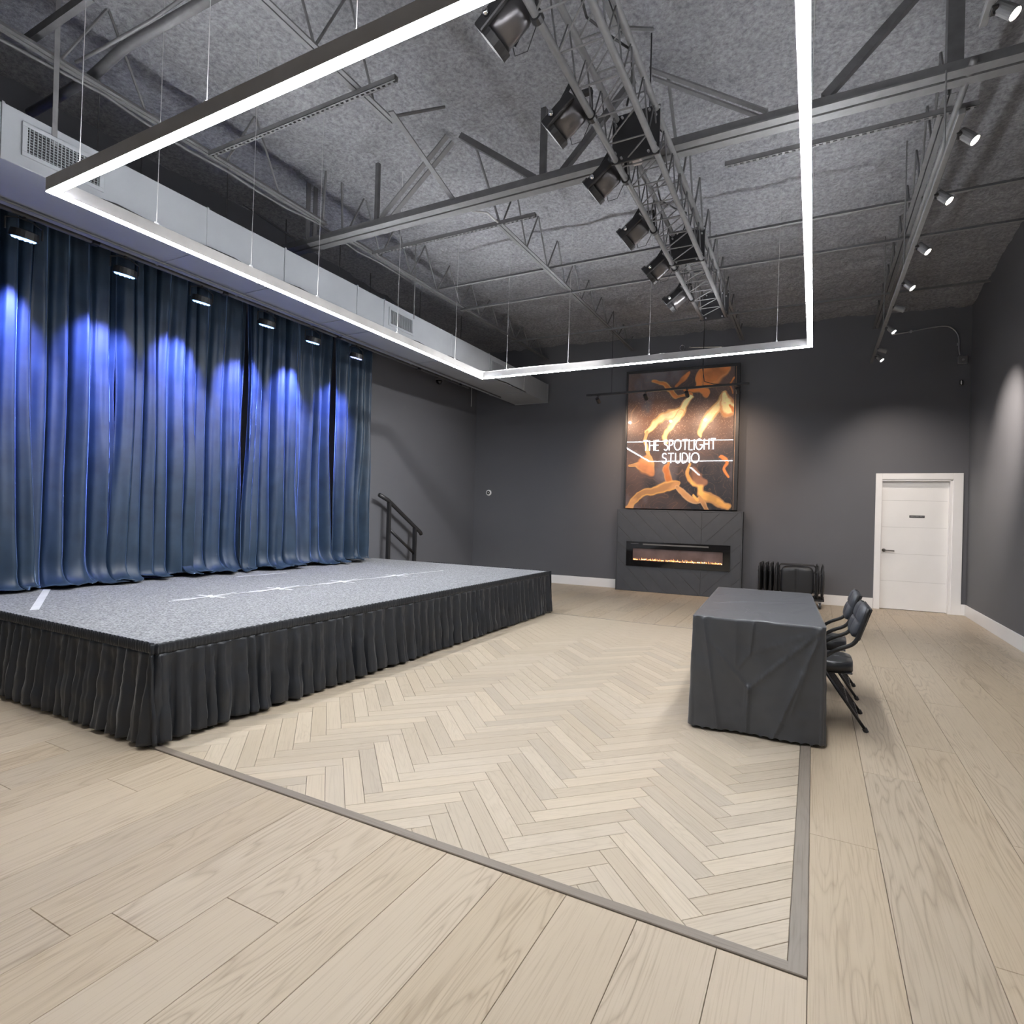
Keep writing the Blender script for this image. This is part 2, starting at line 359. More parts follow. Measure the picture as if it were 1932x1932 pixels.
fc = bpy.data.curves.new('t', 'FONT'); fc.body = 'EMPLOYEES ONLY'; fc.size = 0.0215; fc.extrude = 0.0008; fc.align_x = 'CENTER'; fc.align_y = 'CENTER'
fo = bpy.data.objects.new('t', fc); COL.objects.link(fo); bpy.context.view_layer.update()
me = bpy.data.meshes.new_from_object(fo.evaluated_get(bpy.context.evaluated_depsgraph_get())); bpy.data.objects.remove(fo)
lt = link('sign_lettering', me, mat('sign_letter', (0.55, 0.55, 0.56), 0.5), sg, loc=(0.025, 0.068, 1.4735), rot=(PI/2, 0, 0)); me.materials.clear(); me.materials.append(bpy.data.materials['sign_letter'])

# ------------------------------------------------------------------ floor boards
def board_mesh(poly, th=0.014, ch=0.0012, name='board'):
    """convex polygon (local xy, top at z=0) -> board with chamfered top edge"""
    bm_ = bmesh.new(); n = len(poly); P = [Vector((p[0], p[1], 0)) for p in poly]
    c = sum(P, Vector())/n
    ins = []
    for i in range(n):
        a, b2, d = P[i-1], P[i], P[(i+1) % n]
        e1 = (b2-a).normalized(); e2 = (d-b2).normalized()
        n1_ = Vector((-e1.y, e1.x, 0)); n2_ = Vector((-e2.y, e2.x, 0)); k = n1_+n2_
        k = k/max(0.15, k.dot(n1_)) if k.length > 1e-6 else n1_
        ins.append(b2+k*ch)
    t = [bm_.verts.new((p.x, p.y, 0)) for p in ins]; m_ = [bm_.verts.new((p.x, p.y, -ch)) for p in P]; lo_ = [bm_.verts.new((p.x, p.y, -th)) for p in P]
    bm_.faces.new(t)
    for i in range(n):
        j = (i+1) % n; bm_.faces.new((m_[i], m_[j], t[j], t[i])); bm_.faces.new((lo_[i], lo_[j], m_[j], m_[i]))
    me_ = bpy.data.meshes.new(name); bm_.to_mesh(me_); bm_.free(); me_.materials.clear(); return me_
PX0, PX1, PY0, PY1 = -3.52, -0.042, 1.982, 7.32           # herringbone field inside its border
PW = 0.2545; GAP = 0.0009
known = {0: [2.84], 1: [3.69], 2: [2.28, 4.27], 3: [3.175], 4: [4.48], -9: [0.981], -8: [1.10], -7: [1.336], -12: [1.615], -14: [1.333], -15: [1.69], -13: [0.62], -11: [-0.1, 2.3], -10: [-0.3, 2.3], -6: [-0.2, 2.2], -5: [0.1, 2.3], -4: [-0.4, 2.1], -3: [0.0, 2.3], -2: [-0.3, 2.2], -1: [0.2, 2.4]}
cache = {}
def plank(x0, x1, y0, y1):
    if y1-y0 < 0.03 or x1-x0 < 0.03: return
    key = (round(y1-y0, 3), round(x1-x0, 3))
    if key not in cache:
        l, ww = (y1-y0)/2-GAP, (x1-x0)/2-GAP
        cache[key] = board_mesh([(-l, -ww), (l, -ww), (l, ww), (-l, ww)], name='plank')
    link('plank', cache[key], M['plank'], floor, loc=((x0+x1)/2, (y0+y1)/2, 0.0), rot=(0, 0, PI/2))
for i in range(-26, 8):
    x0 = 0.013+PW*i; x1 = min(x0+PW, XR)
    x0c = max(x0, XL)
    if x1 <= x0c: continue
    base = known.get(i, [random.uniform(0, 2.2)])
    js = list(base); y = js[0]
    while y > -2.6: y -= random.choice((1.6, 1.95, 2.2)); js.append(y)
    y = max(base)
    while y < 11.2: y += random.choice((1.6, 1.95, 2.2)); js.append(y)
    js = sorted(js)
    yend = yb(x1)+0.09
    for a, b2 in zip(js, js[1:]):
        a = max(a, -2.6); b2 = min(b2, yend)
        if b2 <= a: continue
        if i >= 0: plank(x0c, x1, a, b2); continue
        if x1 < -3.55:                                     # left of the parquet: only in front of the stage shows
            if a < 2.1: plank(x0c, x1, a, min(b2, 2.1))
            if b2 > 7.2: plank(x0c, x1, max(a, 7.2), b2)
            continue
        if a < 1.935: plank(x0c, x1, a, min(b2, 1.935))
        if b2 > PY1+0.022: plank(x0c, x1, max(a, PY1+0.022), b2)
# border strips
def strip(x0, x1, y0, y1, top, m, rot):
    bm_ = bmesh.new(); l = ((y1-y0) if rot else (x1-x0))/2; ww = ((x1-x0) if rot else (y1-y0))/2
    box(bm_, -l, l, -ww, ww, -0.012-top, 0, bev=0.0025)
    return obj('border_strip', bm_, m, floor, loc=((x0+x1)/2, (y0+y1)/2, top), rot=(0, 0, PI/2 if rot else 0))
strip(PX1+0.001, 0.013, 1.936, 7.34, 0.006, M['border'], True)
strip(-3.55, 0.013, 1.936, PY0-0.001, 0.0058, M['border'], False)
strip(-3.55, PX1, PY1+0.001, PY1+0.021, 0.001, M['border'], False)
# herringbone: n = 6 blocks of width wq, unit u = wq / sqrt 2
u_ = 0.375/6; nH = 6; X0h, Y0h = -1.115, 2.006
def clip(poly, ax, v, keep_greater):
    out = []
    for i in range(len(poly)):
        a, b2 = poly[i-1], poly[i]
        ia = (a[ax] >= v) == keep_greater or a[ax] == v; ib = (b2[ax] >= v) == keep_greater or b2[ax] == v
        if ia != ib:
            t = (v-a[ax])/(b2[ax]-a[ax]); out.append((a[0]+t*(b2[0]-a[0]), a[1]+t*(b2[1]-a[1])))
        if ib: out.append(b2)
    return out
def area(p): return abs(sum(p[i-1][0]*p[i][1]-p[i][0]*p[i-1][1] for i in range(len(p))))/2
blocks = []
for s_ in range(-8, 10):
    for k in range(-60, 110):
        for fam in (0, 1):
            if fam == 0: a0, a1, b0, b1 = k+nH*s_, k+nH+nH*s_, -k+nH*s_, -k+1+nH*s_
            else: a0, a1, b0, b1 = k+nH+nH*s_, k+nH+1+nH*s_, -k+nH*s_, -k+nH+nH*s_
            g = GAP/u_/1.0*0.7
            cs = [(a0+g, b0+g), (a1-g, b0+g), (a1-g, b1-g), (a0+g, b1-g)]
            W = [(X0h+(a+b2)*u_, Y0h+(a-b2)*u_) for a, b2 in cs]
            xs = [p[0] for p in W]; ys = [p[1] for p in W]
            if max(xs) < PX0 or min(xs) > PX1 or max(ys) < PY0 or min(ys) > PY1: continue
            c = W
            for ax, v, gt in ((0, PX0, True), (0, PX1-0.0005, False), (1, PY0+0.0005, True), (1, PY1-0.0005, False)):
                c = clip(c, ax, v, gt)
                if len(c) < 3: break
            if len(c) < 3 or area(c) < 2e-4: continue
            full = abs(area(c)-area(W)) < 1e-7
            cen = (sum(xs)/4, sum(ys)/4)
            blocks.append((math.hypot(cen[0], cen[1]), fam, cen, c, full))
hidden = [q for q in blocks if q[2][0] < -3.35]
blocks = [q for q in blocks if q[2][0] >= -3.35]
blocks.sort(key=lambda q: q[0])
full_me = [None, None]; rest = bmesh.new()
for idx, (dist, fam, cen, c, full) in enumerate(blocks+hidden):
    ang = PI/4 if fam == 0 else -PI/4
    ca, sa = math.cos(-ang), math.sin(-ang)
    loc_poly = [((p[0]-cen[0])*ca-(p[1]-cen[1])*sa, (p[0]-cen[0])*sa+(p[1]-cen[1])*ca) for p in c]
    sgn = sum(loc_poly[i-1][0]*loc_poly[i][1]-loc_poly[i][0]*loc_poly[i-1][1] for i in range(len(loc_poly)))
    if sgn < 0: loc_poly = loc_poly[::-1]
    # remove nearly coincident points
    lp = [p for i, p in enumerate(loc_poly) if math.hypot(p[0]-loc_poly[i-1][0], p[1]-loc_poly[i-1][1]) > 1e-4]
    if len(lp) < 3: continue
    if idx < 299:
        if full:
            if full_me[fam] is None: full_me[fam] = board_mesh(lp, name='parquet_block')
            me = full_me[fam]
        else: me = board_mesh(lp, name='parquet_block')
        link('parquet_block', me, M['parquet'], floor, loc=(cen[0], cen[1], 0), rot=(0, 0, ang))
    else:
        me = board_mesh(lp, name='tmp'); n0 = len(rest.verts); rest.from_mesh(me); bpy.data.meshes.remove(me); rest.verts.ensure_lookup_table()
        mt = Matrix.Translation((cen[0], cen[1], 0)) @ Matrix.Rotation(ang, 4, 'Z')
        for v in rest.verts[n0:]: v.co = mt @ v.co
o = obj('parquet_block', rest, M['parquet'], floor); o['kind'] = 'stuff'; o['label'] = 'remaining herringbone blocks at the far end'

# ------------------------------------------------------------------ stage
SX0, SX1, SY0, SY1, SZ = XL+0.02, -3.24, 1.96, 7.33, 0.57
stage = thing('stage', 'low stage with grey carpet deck and black pleated skirt', 'stage', ((SX0+SX1)/2, (SY0+SY1)/2, 0))
ox, oy = (SX0+SX1)/2, (SY0+SY1)/2
obj('deck', bx(SX0-ox, SX1-ox, SY0-oy, SY1-oy, SZ-0.05, SZ, bev=0.004), M['carpet'], stage)
for x in np.linspace(SX0+0.1, SX1-0.1, 4):
    for y in np.linspace(SY0+0.12, SY1-0.12, 5): obj('leg', bx(x-ox-0.03, x-ox+0.03, y-oy-0.03, y-oy+0.03, 0, SZ-0.05), M['darksteel'], stage)
def fold_phase(s, seed, wmin, wmax, total):
    rr = np.random.default_rng(seed); nodes = [0.0]
    while nodes[-1] < total+0.5: nodes.append(nodes[-1]+rr.uniform(wmin, wmax))
    return np.interp(s, nodes, np.arange(len(nodes))*2*PI)
def skirt(p0, p1, nrm, seed, parent, off):
    p0 = np.array(p0); p1 = np.array(p1); Ln = np.linalg.norm(p1-p0); d = (p1-p0)/Ln; nrm = np.array(nrm, float)
    ns = int(Ln/0.0125); nt_ = 30
    s = np.linspace(0, Ln, ns)[:, None]; t = np.linspace(0, 1, nt_)[None, :]
    ph = fold_phase(s+0.006*np.sin(5*t+s*3)*t, seed, 0.055, 0.17, Ln)
    rr = np.random.default_rng(seed+5)
    am = np.interp(s[:, 0], np.arange(0, Ln+0.3, 0.11), rr.uniform(0.45, 1.15, len(np.arange(0, Ln+0.3, 0.11))))[:, None]
    prof = np.cos(ph)+0.28*np.cos(2*ph+1.3+2*t)
    prof = np.sign(prof)*np.abs(prof)**0.8-0.25*np.cos(3*ph+s*5)
    D = 0.016+(0.012+0.054*t**0.7)*am*prof*0.62+0.030*t**1.5+0.007*noise2(ns, nt_, Ln*9, 7, seed)*t
    D += 0.009*noise2(ns, nt_, Ln*14, 6, seed+1)*t+0.004*noise2(ns, nt_, Ln*26, 16, seed+3)*np.clip(1.3-t, 0, 1)
    z = (SZ-0.055)*(1-t)+t*(0.016+0.012*(0.5+0.5*noise2(ns, nt_, Ln*3, 1, seed+2)))
    lat = s+0.012*np.sin(ph)*t
    X = p0[0]+d[0]*lat+nrm[0]*D-off[0]; Y = p0[1]+d[1]*lat+nrm[1]*D-off[1]
    o_ = link('skirt', grid_mesh('skirt', X, Y, z+0*s), M['skirt'], parent, smooth=True)
    sd = o_.modifiers.new('thick', 'SOLIDIFY'); sd.thickness = 0.002
    # gathered header band
    nb = int(Ln/0.006); s = np.linspace(0, Ln, nb)[:, None]; t = np.linspace(0, 1, 7)[None, :]
    ph = fold_phase(s, seed+9, 0.014, 0.03, Ln)
    D = 0.016+0.005*np.cos(ph)*np.sin(PI*np.clip(t, 0.05, 0.95))+0.004*np.sin(PI*t)
    z = SZ+0.006-t*0.062+0.0025*np.cos(ph*0.5)*(t < 0.1)
    X = p0[0]+d[0]*s+nrm[0]*D-off[0]; Y = p0[1]+d[1]*s+nrm[1]*D-off[1]
    hb_ = link('skirt_header', grid_mesh('skirt_header', X+0*t, Y+0*t, z+0*s), M['skirt'], parent, smooth=True)
    sd = hb_.modifiers.new('thick', 'SOLIDIFY'); sd.thickness = 0.004
skirt((SX1, SY0-0.045), (SX1, SY1+0.045), (1, 0), 11, stage, (ox, oy))
skirt((SX0+0.05, SY0), (SX1+0.045, SY0), (0, -1), 23, stage, (ox, oy))
skirt((-5.3, SY1), (SX1+0.045, SY1), (0, 1), 37, stage, (ox, oy))
def tape(pts, wd, label):
    a, b2 = Vector((*pts[0], SZ)), Vector((*pts[1], SZ)); c = (a+b2)/2; bm_ = bmesh.new()
    bar(bm_, a-c+Vector((0, 0, .0022)), b2-c+Vector((0, 0, .0022)), wd, 0.0016)
    tag(obj('floor_tape', bm_, M['tape'], loc=c), label, 'tape')
tape(((-6.03, 2.66), (-4.93, 2.10)), 0.052, 'wide white tape strip at the near left of the stage')
tape(((-4.588, 2.86), (-4.36, 6.42)), 0.018, 'long thin white tape line along the middle of the stage')
k = 0
names = ['nearest', 'second', 'third', 'farthest']
for (x, y) in ((-4.57, 3.22), (-4.525, 3.90), (-4.475, 4.68), (-4.425, 5.52)):
    c = Vector((x, y, SZ)); bm_ = bmesh.new()
    for a, L_, wd in ((0.15, 0.30, 0.035), (-0.5, 0.18, 0.035), (1.45, 0.62, 0.016), (1.72, 0.55, 0.014)):
        d = Vector((math.cos(a), math.sin(a), 0))*L_/2; zz = Vector((0, 0, 0.0036+0.0012*abs(a)))
        bar(bm_, -d+zz, d+zz, wd, 0.0012)
    tag(obj('floor_tape', bm_, M['tape'], loc=c), 'white crossed tape mark on the stage line, %s of four' % names[k], 'tape'); k += 1
tape(((-5.66, 4.28), (-5.60, 4.92)), 0.022, 'faint short white tape strip near the curtain hem')

# ------------------------------------------------------------------ curtains
CXP = -6.1
edges = [1.15, 1.85, 2.50, 3.20, 3.98, 4.68, 5.42, 6.10, 6.80]
which = ['at the near end, cut by the picture edge', 'second from the near end', 'lit by the nearest blue lamp', 'fourth from the near end', 'in the middle of the row', 'just past the middle of the row', 'second from the far end', 'farthest, beside the bare wall']
for i in range(len(edges)-1):
    y0, y1 = edges[i]-0.02, edges[i+1]+0.02; Ln = y1-y0; ns, nt_ = 150, 110
    s = np.linspace(0, Ln, ns)[:, None]; t = np.linspace(0, 1, nt_)[None, :]
    sd_ = 100+i*7; rr = np.random.default_rng(sd_)
    wob = 0.05*noise2(ns, nt_, 2, 2.5, sd_)*t
    ph = fold_phase(s+wob+0.1, sd_+1, 0.065, 0.25, Ln+0.3)
    am = 0.036+0.040*(0.5+0.5*noise2(ns, nt_, 6, 2, sd_+2))
    prof = np.cos(ph)+0.30*np.cos(2*ph+rr.uniform(0, 6))
    # the panel's mid folds swing in towards the floor
    D = am*prof*(0.55+0.45*t)+0.03*noise2(ns, nt_, 3, 3, sd_+3)+0.010*noise2(ns, nt_, 22, 4, sd_+8)
    zt = 3.86; z = zt+(SZ+0.012-zt)*t
    fl = np.clip((t-0.925+0.015*noise2(ns, nt_, 6, 1, sd_+10))/0.07, 0, 1)
    spread = (0.17+0.13*noise2(ns, nt_, 5, 1, sd_+4))*fl**2
    crump = (0.050*(0.5+0.5*noise2(ns, nt_, 12, 16, sd_+5))+0.02*(0.5+0.5*noise2(ns, nt_, 30, 30, sd_+9)))*fl
    X = CXP+D*(1-0.5*fl)+spread+(0.035 if i % 2 else -0.035)*(1-fl); Z = np.maximum(z+0*s, SZ+0.006+0*s)
    Z = np.where(fl > 0, SZ+0.008+(Z-SZ-0.008)*(1-fl)**1.2+crump, Z)
    cy_ = (y0+y1)/2
    Y = y0+s+0.022*np.sin(ph)*(0.3+t)+(s-Ln/2)*(-0.045*np.sin(PI*t)+0.05*t**3)+0.03*noise2(ns, nt_, 9, 7, sd_+6)*fl
    o = link('stage_curtain', grid_mesh('stage_curtain', X-CXP, Y-cy_, Z), M['velvet'], smooth=True, loc=(CXP, cy_, 0))
    md = o.modifiers.new('thick', 'SOLIDIFY'); md.thickness = 0.003
    tag(o, 'blue velvet stage curtain panel, %s' % which[i], 'curtain', 'blue velvet curtain panels behind the stage')
rod = thing('curtain_track', 'dark curtain rail carrying the blue velvet panels', 'curtain rail', (CXP, 4, 3.9))
obj('rail', tb([(0, -3.2, 0), (0, 3.0, 0)], 0.022, 10), M['darksteel'], rod, smooth=True)
for y in (-2.6, -0.6, 1.2, 2.8): obj('drop_rod', tb([(0, y, 0.02), (0, y, 1.16)], 0.008, 6), M['darksteel'], rod)

# ------------------------------------------------------------------ lighting pipe with blue wash lights
LPX, LPZ = -5.6, 3.62
lp = thing('lighting_pipe', 'long grey pipe above the curtain that carries the blue lamps', 'pipe', (LPX, 4.0, LPZ))
obj('pipe', tb([(0, -3.6, 0), (0, 4.9, 0)], 0.024, 10), M['darksteel'], lp, smooth=True)
for y in (-3.2, -1.25, 0.0, 1.65, 3.4, 4.6):
    obj('drop_rod', tb([(0, y, 0.02), (0, y, 1.42 if y < 2 else 1.2)], 0.007, 6), M['darksteel'], lp)
    obj('pipe_clamp', bx(-0.035, 0.035, y-0.03, y+0.03, -0.03, 0.03, bev=0.006), M['blackmetal'], lp)
lp2 = thing('conduit_run', 'thin grey conduit running under the duct beside the lighting pipe', 'conduit', (-5.32, 4.0, 3.555))
obj('conduit', tb([(0, -3.6, 0), (0, 5.6, 0)], 0.011, 8), M['steel'], lp2, smooth=True)
obj('conduit', tb([(-0.16, -3.6, 0.05), (-0.16, 4.9, 0.05)], 0.009, 8), M['steel'], lp2, smooth=True)
parys = [2.243, 3.0, 3.744, 4.54, 5.227, 6.002]
pnames = ['nearest of the six', 'second nearest of the six', 'third nearest of the six', 'fourth of the six', 'fifth of the six', 'farthest and dimmest of the six']
for i, y in enumerate(parys):
    t = thing('wash_light', 'flat black stage lamp glowing blue under the pipe, %s' % pnames[i], 'stage light', (LPX, y, 3.43), 0, 'blue wash lights above the curtain')
    tilt = Matrix.Rotation(math.radians(15), 4, 'Y')
    obj('lamp_body', lathe(bmesh.new(), [(0.05, 0.065), (0.09, 0.055), (0.098, 0.0), (0.098, -0.004), (0.087, -0.004), (0.087, 0.004)], 20, tilt), M['black'], t, smooth=False)
    lens = bmesh.new()
    for a, q in [(0, 0)]+[(k*PI/3, 0.038) for k in range(6)]+[(k*PI/6, 0.068) for k in range(12)]:
        lathe(lens, [(0.0135, 0.0), (0.011, -0.010), (0.005, -0.014)], 8, tilt @ Matrix.Translation((q*math.cos(a), q*math.sin(a), 0)))
    obj('lamp_lens', lens, M['blueled'] if i < 5 else emit('blue_led_dim', (0.35, 0.4, 0.8), 1.2), t)
    yk = bmesh.new(); tube(yk, [(0, -0.122, 0.03), (0, -0.122, 0.12), (0, -0.05, 0.15), (0, 0.05, 0.15), (0, 0.122, 0.12), (0, 0.122, 0.03)], 0.007, 6)
    tube(yk, [(0, 0, 0.15), (0, 0, 0.215)], 0.012, 8)
    obj('yoke', yk, M['blackmetal'], t)
    spot('lamp_beam', (LPX-0.02, y, 3.40), (-6.12, y+0.02, 2.62), BLUE_SPOT*(1 if i < 5 else 0.8), 56, (0.21, 0.26, 1.0), t, 1.0, 0.04)

# ------------------------------------------------------------------ duct
DXF, DZ0, DZ1 = -4.72, 3.57, 3.93
du = thing('air_duct', 'long pale grey rectangular air duct above the stage edge', 'duct', (DXF, 4.0, DZ0))
seams = [-2.0, 1.76, 3.19, 4.02, 5.05, 5.52, 7.0, 8.1, 9.4, 10.44]
for a, b2 in zip(seams, seams[1:]):
    e = 0.004 if (a, b2) in ((5.52, 7.0), (1.76, 3.19)) else 0
    obj('duct_section', bx(-0.72, e, a-4+0.004, b2-4-0.004, 0-e/2, DZ1-DZ0+e/2, bev=0.004), M['duct'], du)
    obj('duct_flange', bx(-0.725, 0.009, b2-4-0.008, b2-4+0.008, -0.007, DZ1-DZ0+0.007), M['duct'], du)
for y in (2.045, 6.1):
    obj('hanger_strap', bx(0.006, 0.009, y-4-(0.016 if y < 3 else 0.008), y-4+(0.016 if y < 3 else 0.008), 0.24, 1.42 if y < 6 else 1.3), M['steel'], du)
def register(y0, y1, lab, cross):
    t = thing('air_register', lab, 'vent', (DXF+0.006, (y0+y1)/2, 3.645))
    h_ = (y1-y0)/2; H_ = 0.225; fr = bmesh.new()
    for a in ((-h_, h_, 0, 0.028), (-h_, h_, H_-0.028, H_), (-h_, -h_+0.03, 0.028, H_-0.028), (h_-0.03, h_, 0.028, H_-0.028)): box(fr, 0, 0.012, a[0], a[1], a[2], a[3], bev=0.002)
    obj('register_frame', fr, M['duct'], t)
    obj('register_back', bx(0.0, 0.002, -h_+0.03, h_-0.03, 0.028, H_-0.028), mat('duct_interior', (0.02, 0.02, 0.022), 0.8), t)
    n = int((y1-y0-0.06)/0.022)
    for k in range(n):
        yy = -h_+0.03+(k+0.5)*(y1-y0-0.06)/n
        obj('louver', bx(0.003, 0.011, yy-0.002, yy+0.002, 0.028, H_-0.028), M['duct'], t)
    if cross:
        for k in range(9):
            zz = 0.028+(k+0.5)*(H_-0.056)/9
            obj('crossbar', bx(0.0025, 0.006, -h_+0.03, h_-0.03, zz-0.0015, zz+0.0015), M['duct'], t)
register(1.86, 2.36, 'square mesh air register on the near end of the duct', True)
register(5.60, 6.10, 'vertical slat air register halfway along the duct', False)
register(8.15, 8.65, 'dim air register at the far end of the duct', False)
cb = [(DXF+0.012, 2.2+0.25*k, DZ0+0.004+0.012*math.sin(k*1.7)+(0.012 if k % 3 else -0.006)) for k in range(30)]
tag(obj('cable_run', tb(cb, 0.009, 6), M['black'], smooth=True), 'black cable tied along the lower edge of the grey duct', 'cable')

# ------------------------------------------------------------------ rectangular linear light
LZ = 3.2; AX, AY, CX, CY = -4.11, 1.745, -0.050, 6.88; LW = 0.050
ll = thing('linear_light', 'large rectangular suspended LED light frame glowing white', 'ceiling light', ((AX+CX)/2, (AY+CY)/2, LZ))
lx, ly = (AX+CX)/2, (AY+CY)/2
def light_run(x0, x1, y0, y1, nseg, axis):
    hb_ = bx(x0-lx, x1-lx, y0-ly, y1-ly, 0.006, 0.030)                       # open-topped channel profile
    if axis == 0: box(hb_, x0-lx, x1-lx, y0-ly, y0-ly+0.003, 0.030, 0.085); box(hb_, x0-lx, x1-lx, y1-ly-0.003, y1-ly, 0.030, 0.085)
    else: box(hb_, x0-lx, x0-lx+0.003, y0-ly, y1-ly, 0.030, 0.085); box(hb_, x1-lx-0.003, x1-lx, y0-ly, y1-ly, 0.030, 0.085)
    obj('light_housing', hb_, M['housing'], ll)
    obj('added_uplight', bx(x0-lx+0.004, x1-lx-0.004, y0-ly+0.004, y1-ly-0.004, 0.066, 0.070), M['led_added_up'], ll)  # added glowing upper face, lifts the brightness of the ceiling
    a, b2 = (x0, x1) if axis == 0 else (y0, y1)
    for k in range(nseg):
        p, q = a+(b2-a)*k/nseg+0.001, a+(b2-a)*(k+1)/nseg-0.001
        if axis == 0: obj('light_diffuser', bx(p-lx, q-lx, y0-ly+0.003, y1-ly-0.003, 0, 0.0055), M['led'], ll)
        else: obj('light_diffuser', bx(x0-lx+0.003, x1-lx-0.003, p-ly, q-ly, 0, 0.0055), M['led'], ll)
light_run(AX, CX, AY, AY+LW, 2, 0); light_run(AX, CX, CY-LW, CY, 2, 0)
light_run(AX, AX+LW, AY+LW, CY-LW, 3, 1); light_run(CX-LW, CX, AY+LW, CY-LW, 3, 1)
for x, y in ((AX+LW/2, 2.387), (AX+LW/2, 3.146), (AX+LW/2, 3.854), (AX+LW/2, 5.0), (AX+LW/2, 6.15), (-3.72, CY-LW/2), (-2.83, CY-LW/2), (-1.79, CY-LW/2), (-0.4, CY-LW/2), (-3.79, AY+LW/2), (-2.65, AY+LW/2), (-1.7, AY+LW/2), (-0.35, AY+LW/2), (CX-LW/2, 4.2), (CX-LW/2, 5.6)):
    obj('suspension_wire', tb([(x-lx, y-ly, 0.08), (x-lx+0.01, y-ly+0.01, zc(y)-LZ-0.01)], 0.0022, 5), M['wire'], ll)
    obj('wire_grip', bx(x-lx-0.008, x-lx+0.008, y-ly-0.012, y-ly+0.012, 0.083, 0.105), M['zinc'], ll)
pc = [(AX+0.05+0.35*k, CY+0.008, LZ+0.098+0.008*math.sin(k*0.9)) for k in range(8)]
pc = [(AX-0.008, 6.1+0.2*k, LZ+0.092+0.012*math.sin(k*2)) for k in range(4)]+pc
tag(obj('power_cable', tb(pc, 0.006, 6), M['wire'], smooth=True), 'thin grey power cable lying along the far side of the light frame', 'cable')
# unseen linear lights, added to light the front of the room
for x, lab in ((-3.0, 'added unseen linear light behind the camera, left one'), (0.6, 'added unseen linear light behind the camera, right one')):
    t = thing('added_rear_light', lab, 'ceiling light', (x, -2.6, 3.2))
    obj('light_housing', bx(-0.04, 0.04, -2.0, 2.0, 0.006, 0.085), M['housing'], t)
    obj('light_diffuser', bx(-0.037, 0.037, -2.0, 2.0, 0, 0.0055), M['added_rear_led'], t)
    for y in (-1.8, 1.8): obj('suspension_wire', tb([(0, y, 0.08), (0, y, 1.86)], 0.003, 5), M['wire'], t)

# ------------------------------------------------------------------ box truss with spotlights
TX0, TX1, TZ0, TZ1, TY0, TY1 = -1.32, -1.035, 3.91, 4.20, -1.5, 7.68
tx, ty = (TX0+TX1)/2, 3.0
tr = thing('lighting_truss', 'dark grey box truss hung below the ceiling with stage spotlights', 'truss', (tx, ty, TZ0))
cR = 0.022
for x in (TX0, TX1):
    for z in (TZ0, TZ1): obj('chord', tb([(x-tx, TY0-ty, z-TZ0), (x-tx, TY1-ty, z-TZ0)], cR, 10), M['steel'], tr, smooth=True)
P_ = 0.29; n = int((TY1-TY0)/P_)
rungs = bmesh.new(); diag = bmesh.new()
for k in range(n):
    y = 4.09-ty+P_*(k-int((4.09-TY0)/P_))
    if y+P_ > TY1-ty: break
    if y < TY0-ty: continue
    for z in (0.0, TZ1-TZ0):
        a = (TX0-tx, y, z); b2 = (TX1-tx, y, z)
        obj('rung', tb([a, b2], 0.0055, 6), M['steel'], tr)
        obj('lacing_rod', tb([(TX1-tx, y, z), (TX0-tx, y+P_, z)], 0.0055, 6), M['steel'], tr)
    for x in (TX0-tx, TX1-tx):
        obj('lacing_rod', tb([(x, y, 0), (x, y+P_/2, TZ1-TZ0), (x, y+P_, 0)], 0.0055, 6), M['darksteel'], tr)
for y in (2.15, 4.0, 5.87, 7.66):
    g = obj('gusset_plate', bx(TX0-tx-0.028, TX1-tx+0.028, y-ty-0.006, y-ty+0.006, -0.028, TZ1-TZ0+0.028, bev=0.002), M['black'], tr)
    bo = bmesh.new()
    for x in (TX0-tx, TX1-tx):
        for z in (0, TZ1-TZ0):
            for dx, dz in ((0.045, 0.0), (-0.0, 0.045), (-0.045, 0)):
                xx = x+(dx if x < 0 else -dx)*(1 if dx > 0 else 0.45); zz = z+(dz if z == 0 else -dz)
                lathe(bo, [(0.009, 0), (0.009, 0.018)], 6, Matrix.Translation((xx, y-ty-0.006, zz)) @ Matrix.Rotation(PI/2, 4, 'X'))
    obj('bolt', bo, M['zinc'], g)
for y in (2.5, 4.35, 7.2):
    obj('hoist_cable', tb([((TX0+TX1)/2-tx, y-ty, TZ1-TZ0), ((TX0+TX1)/2-tx, y-ty, zc(y)-TZ0-0.02)], 0.006, 6), M['blackmetal'], tr)
    obj('hoist_sling', tb([(TX0-tx, y-ty, TZ1-TZ0+0.02), ((TX0+TX1)/2-tx, y-ty, TZ1-TZ0+0.16), (TX1-tx, y-ty, TZ1-TZ0+0.02)], 0.007, 6), M['blackmetal'], tr)
sty = [2.66, 3.49, 4.26, 5.13, 6.0, 6.92]
snames = ['nearest, cut by the picture top', 'second nearest along the truss', 'third, just past the first black plate', 'fourth along the truss', 'fifth, unlit looking', 'farthest along the truss']
AXIS = Vector((-0.80, 0.02, -0.60)).normalized()
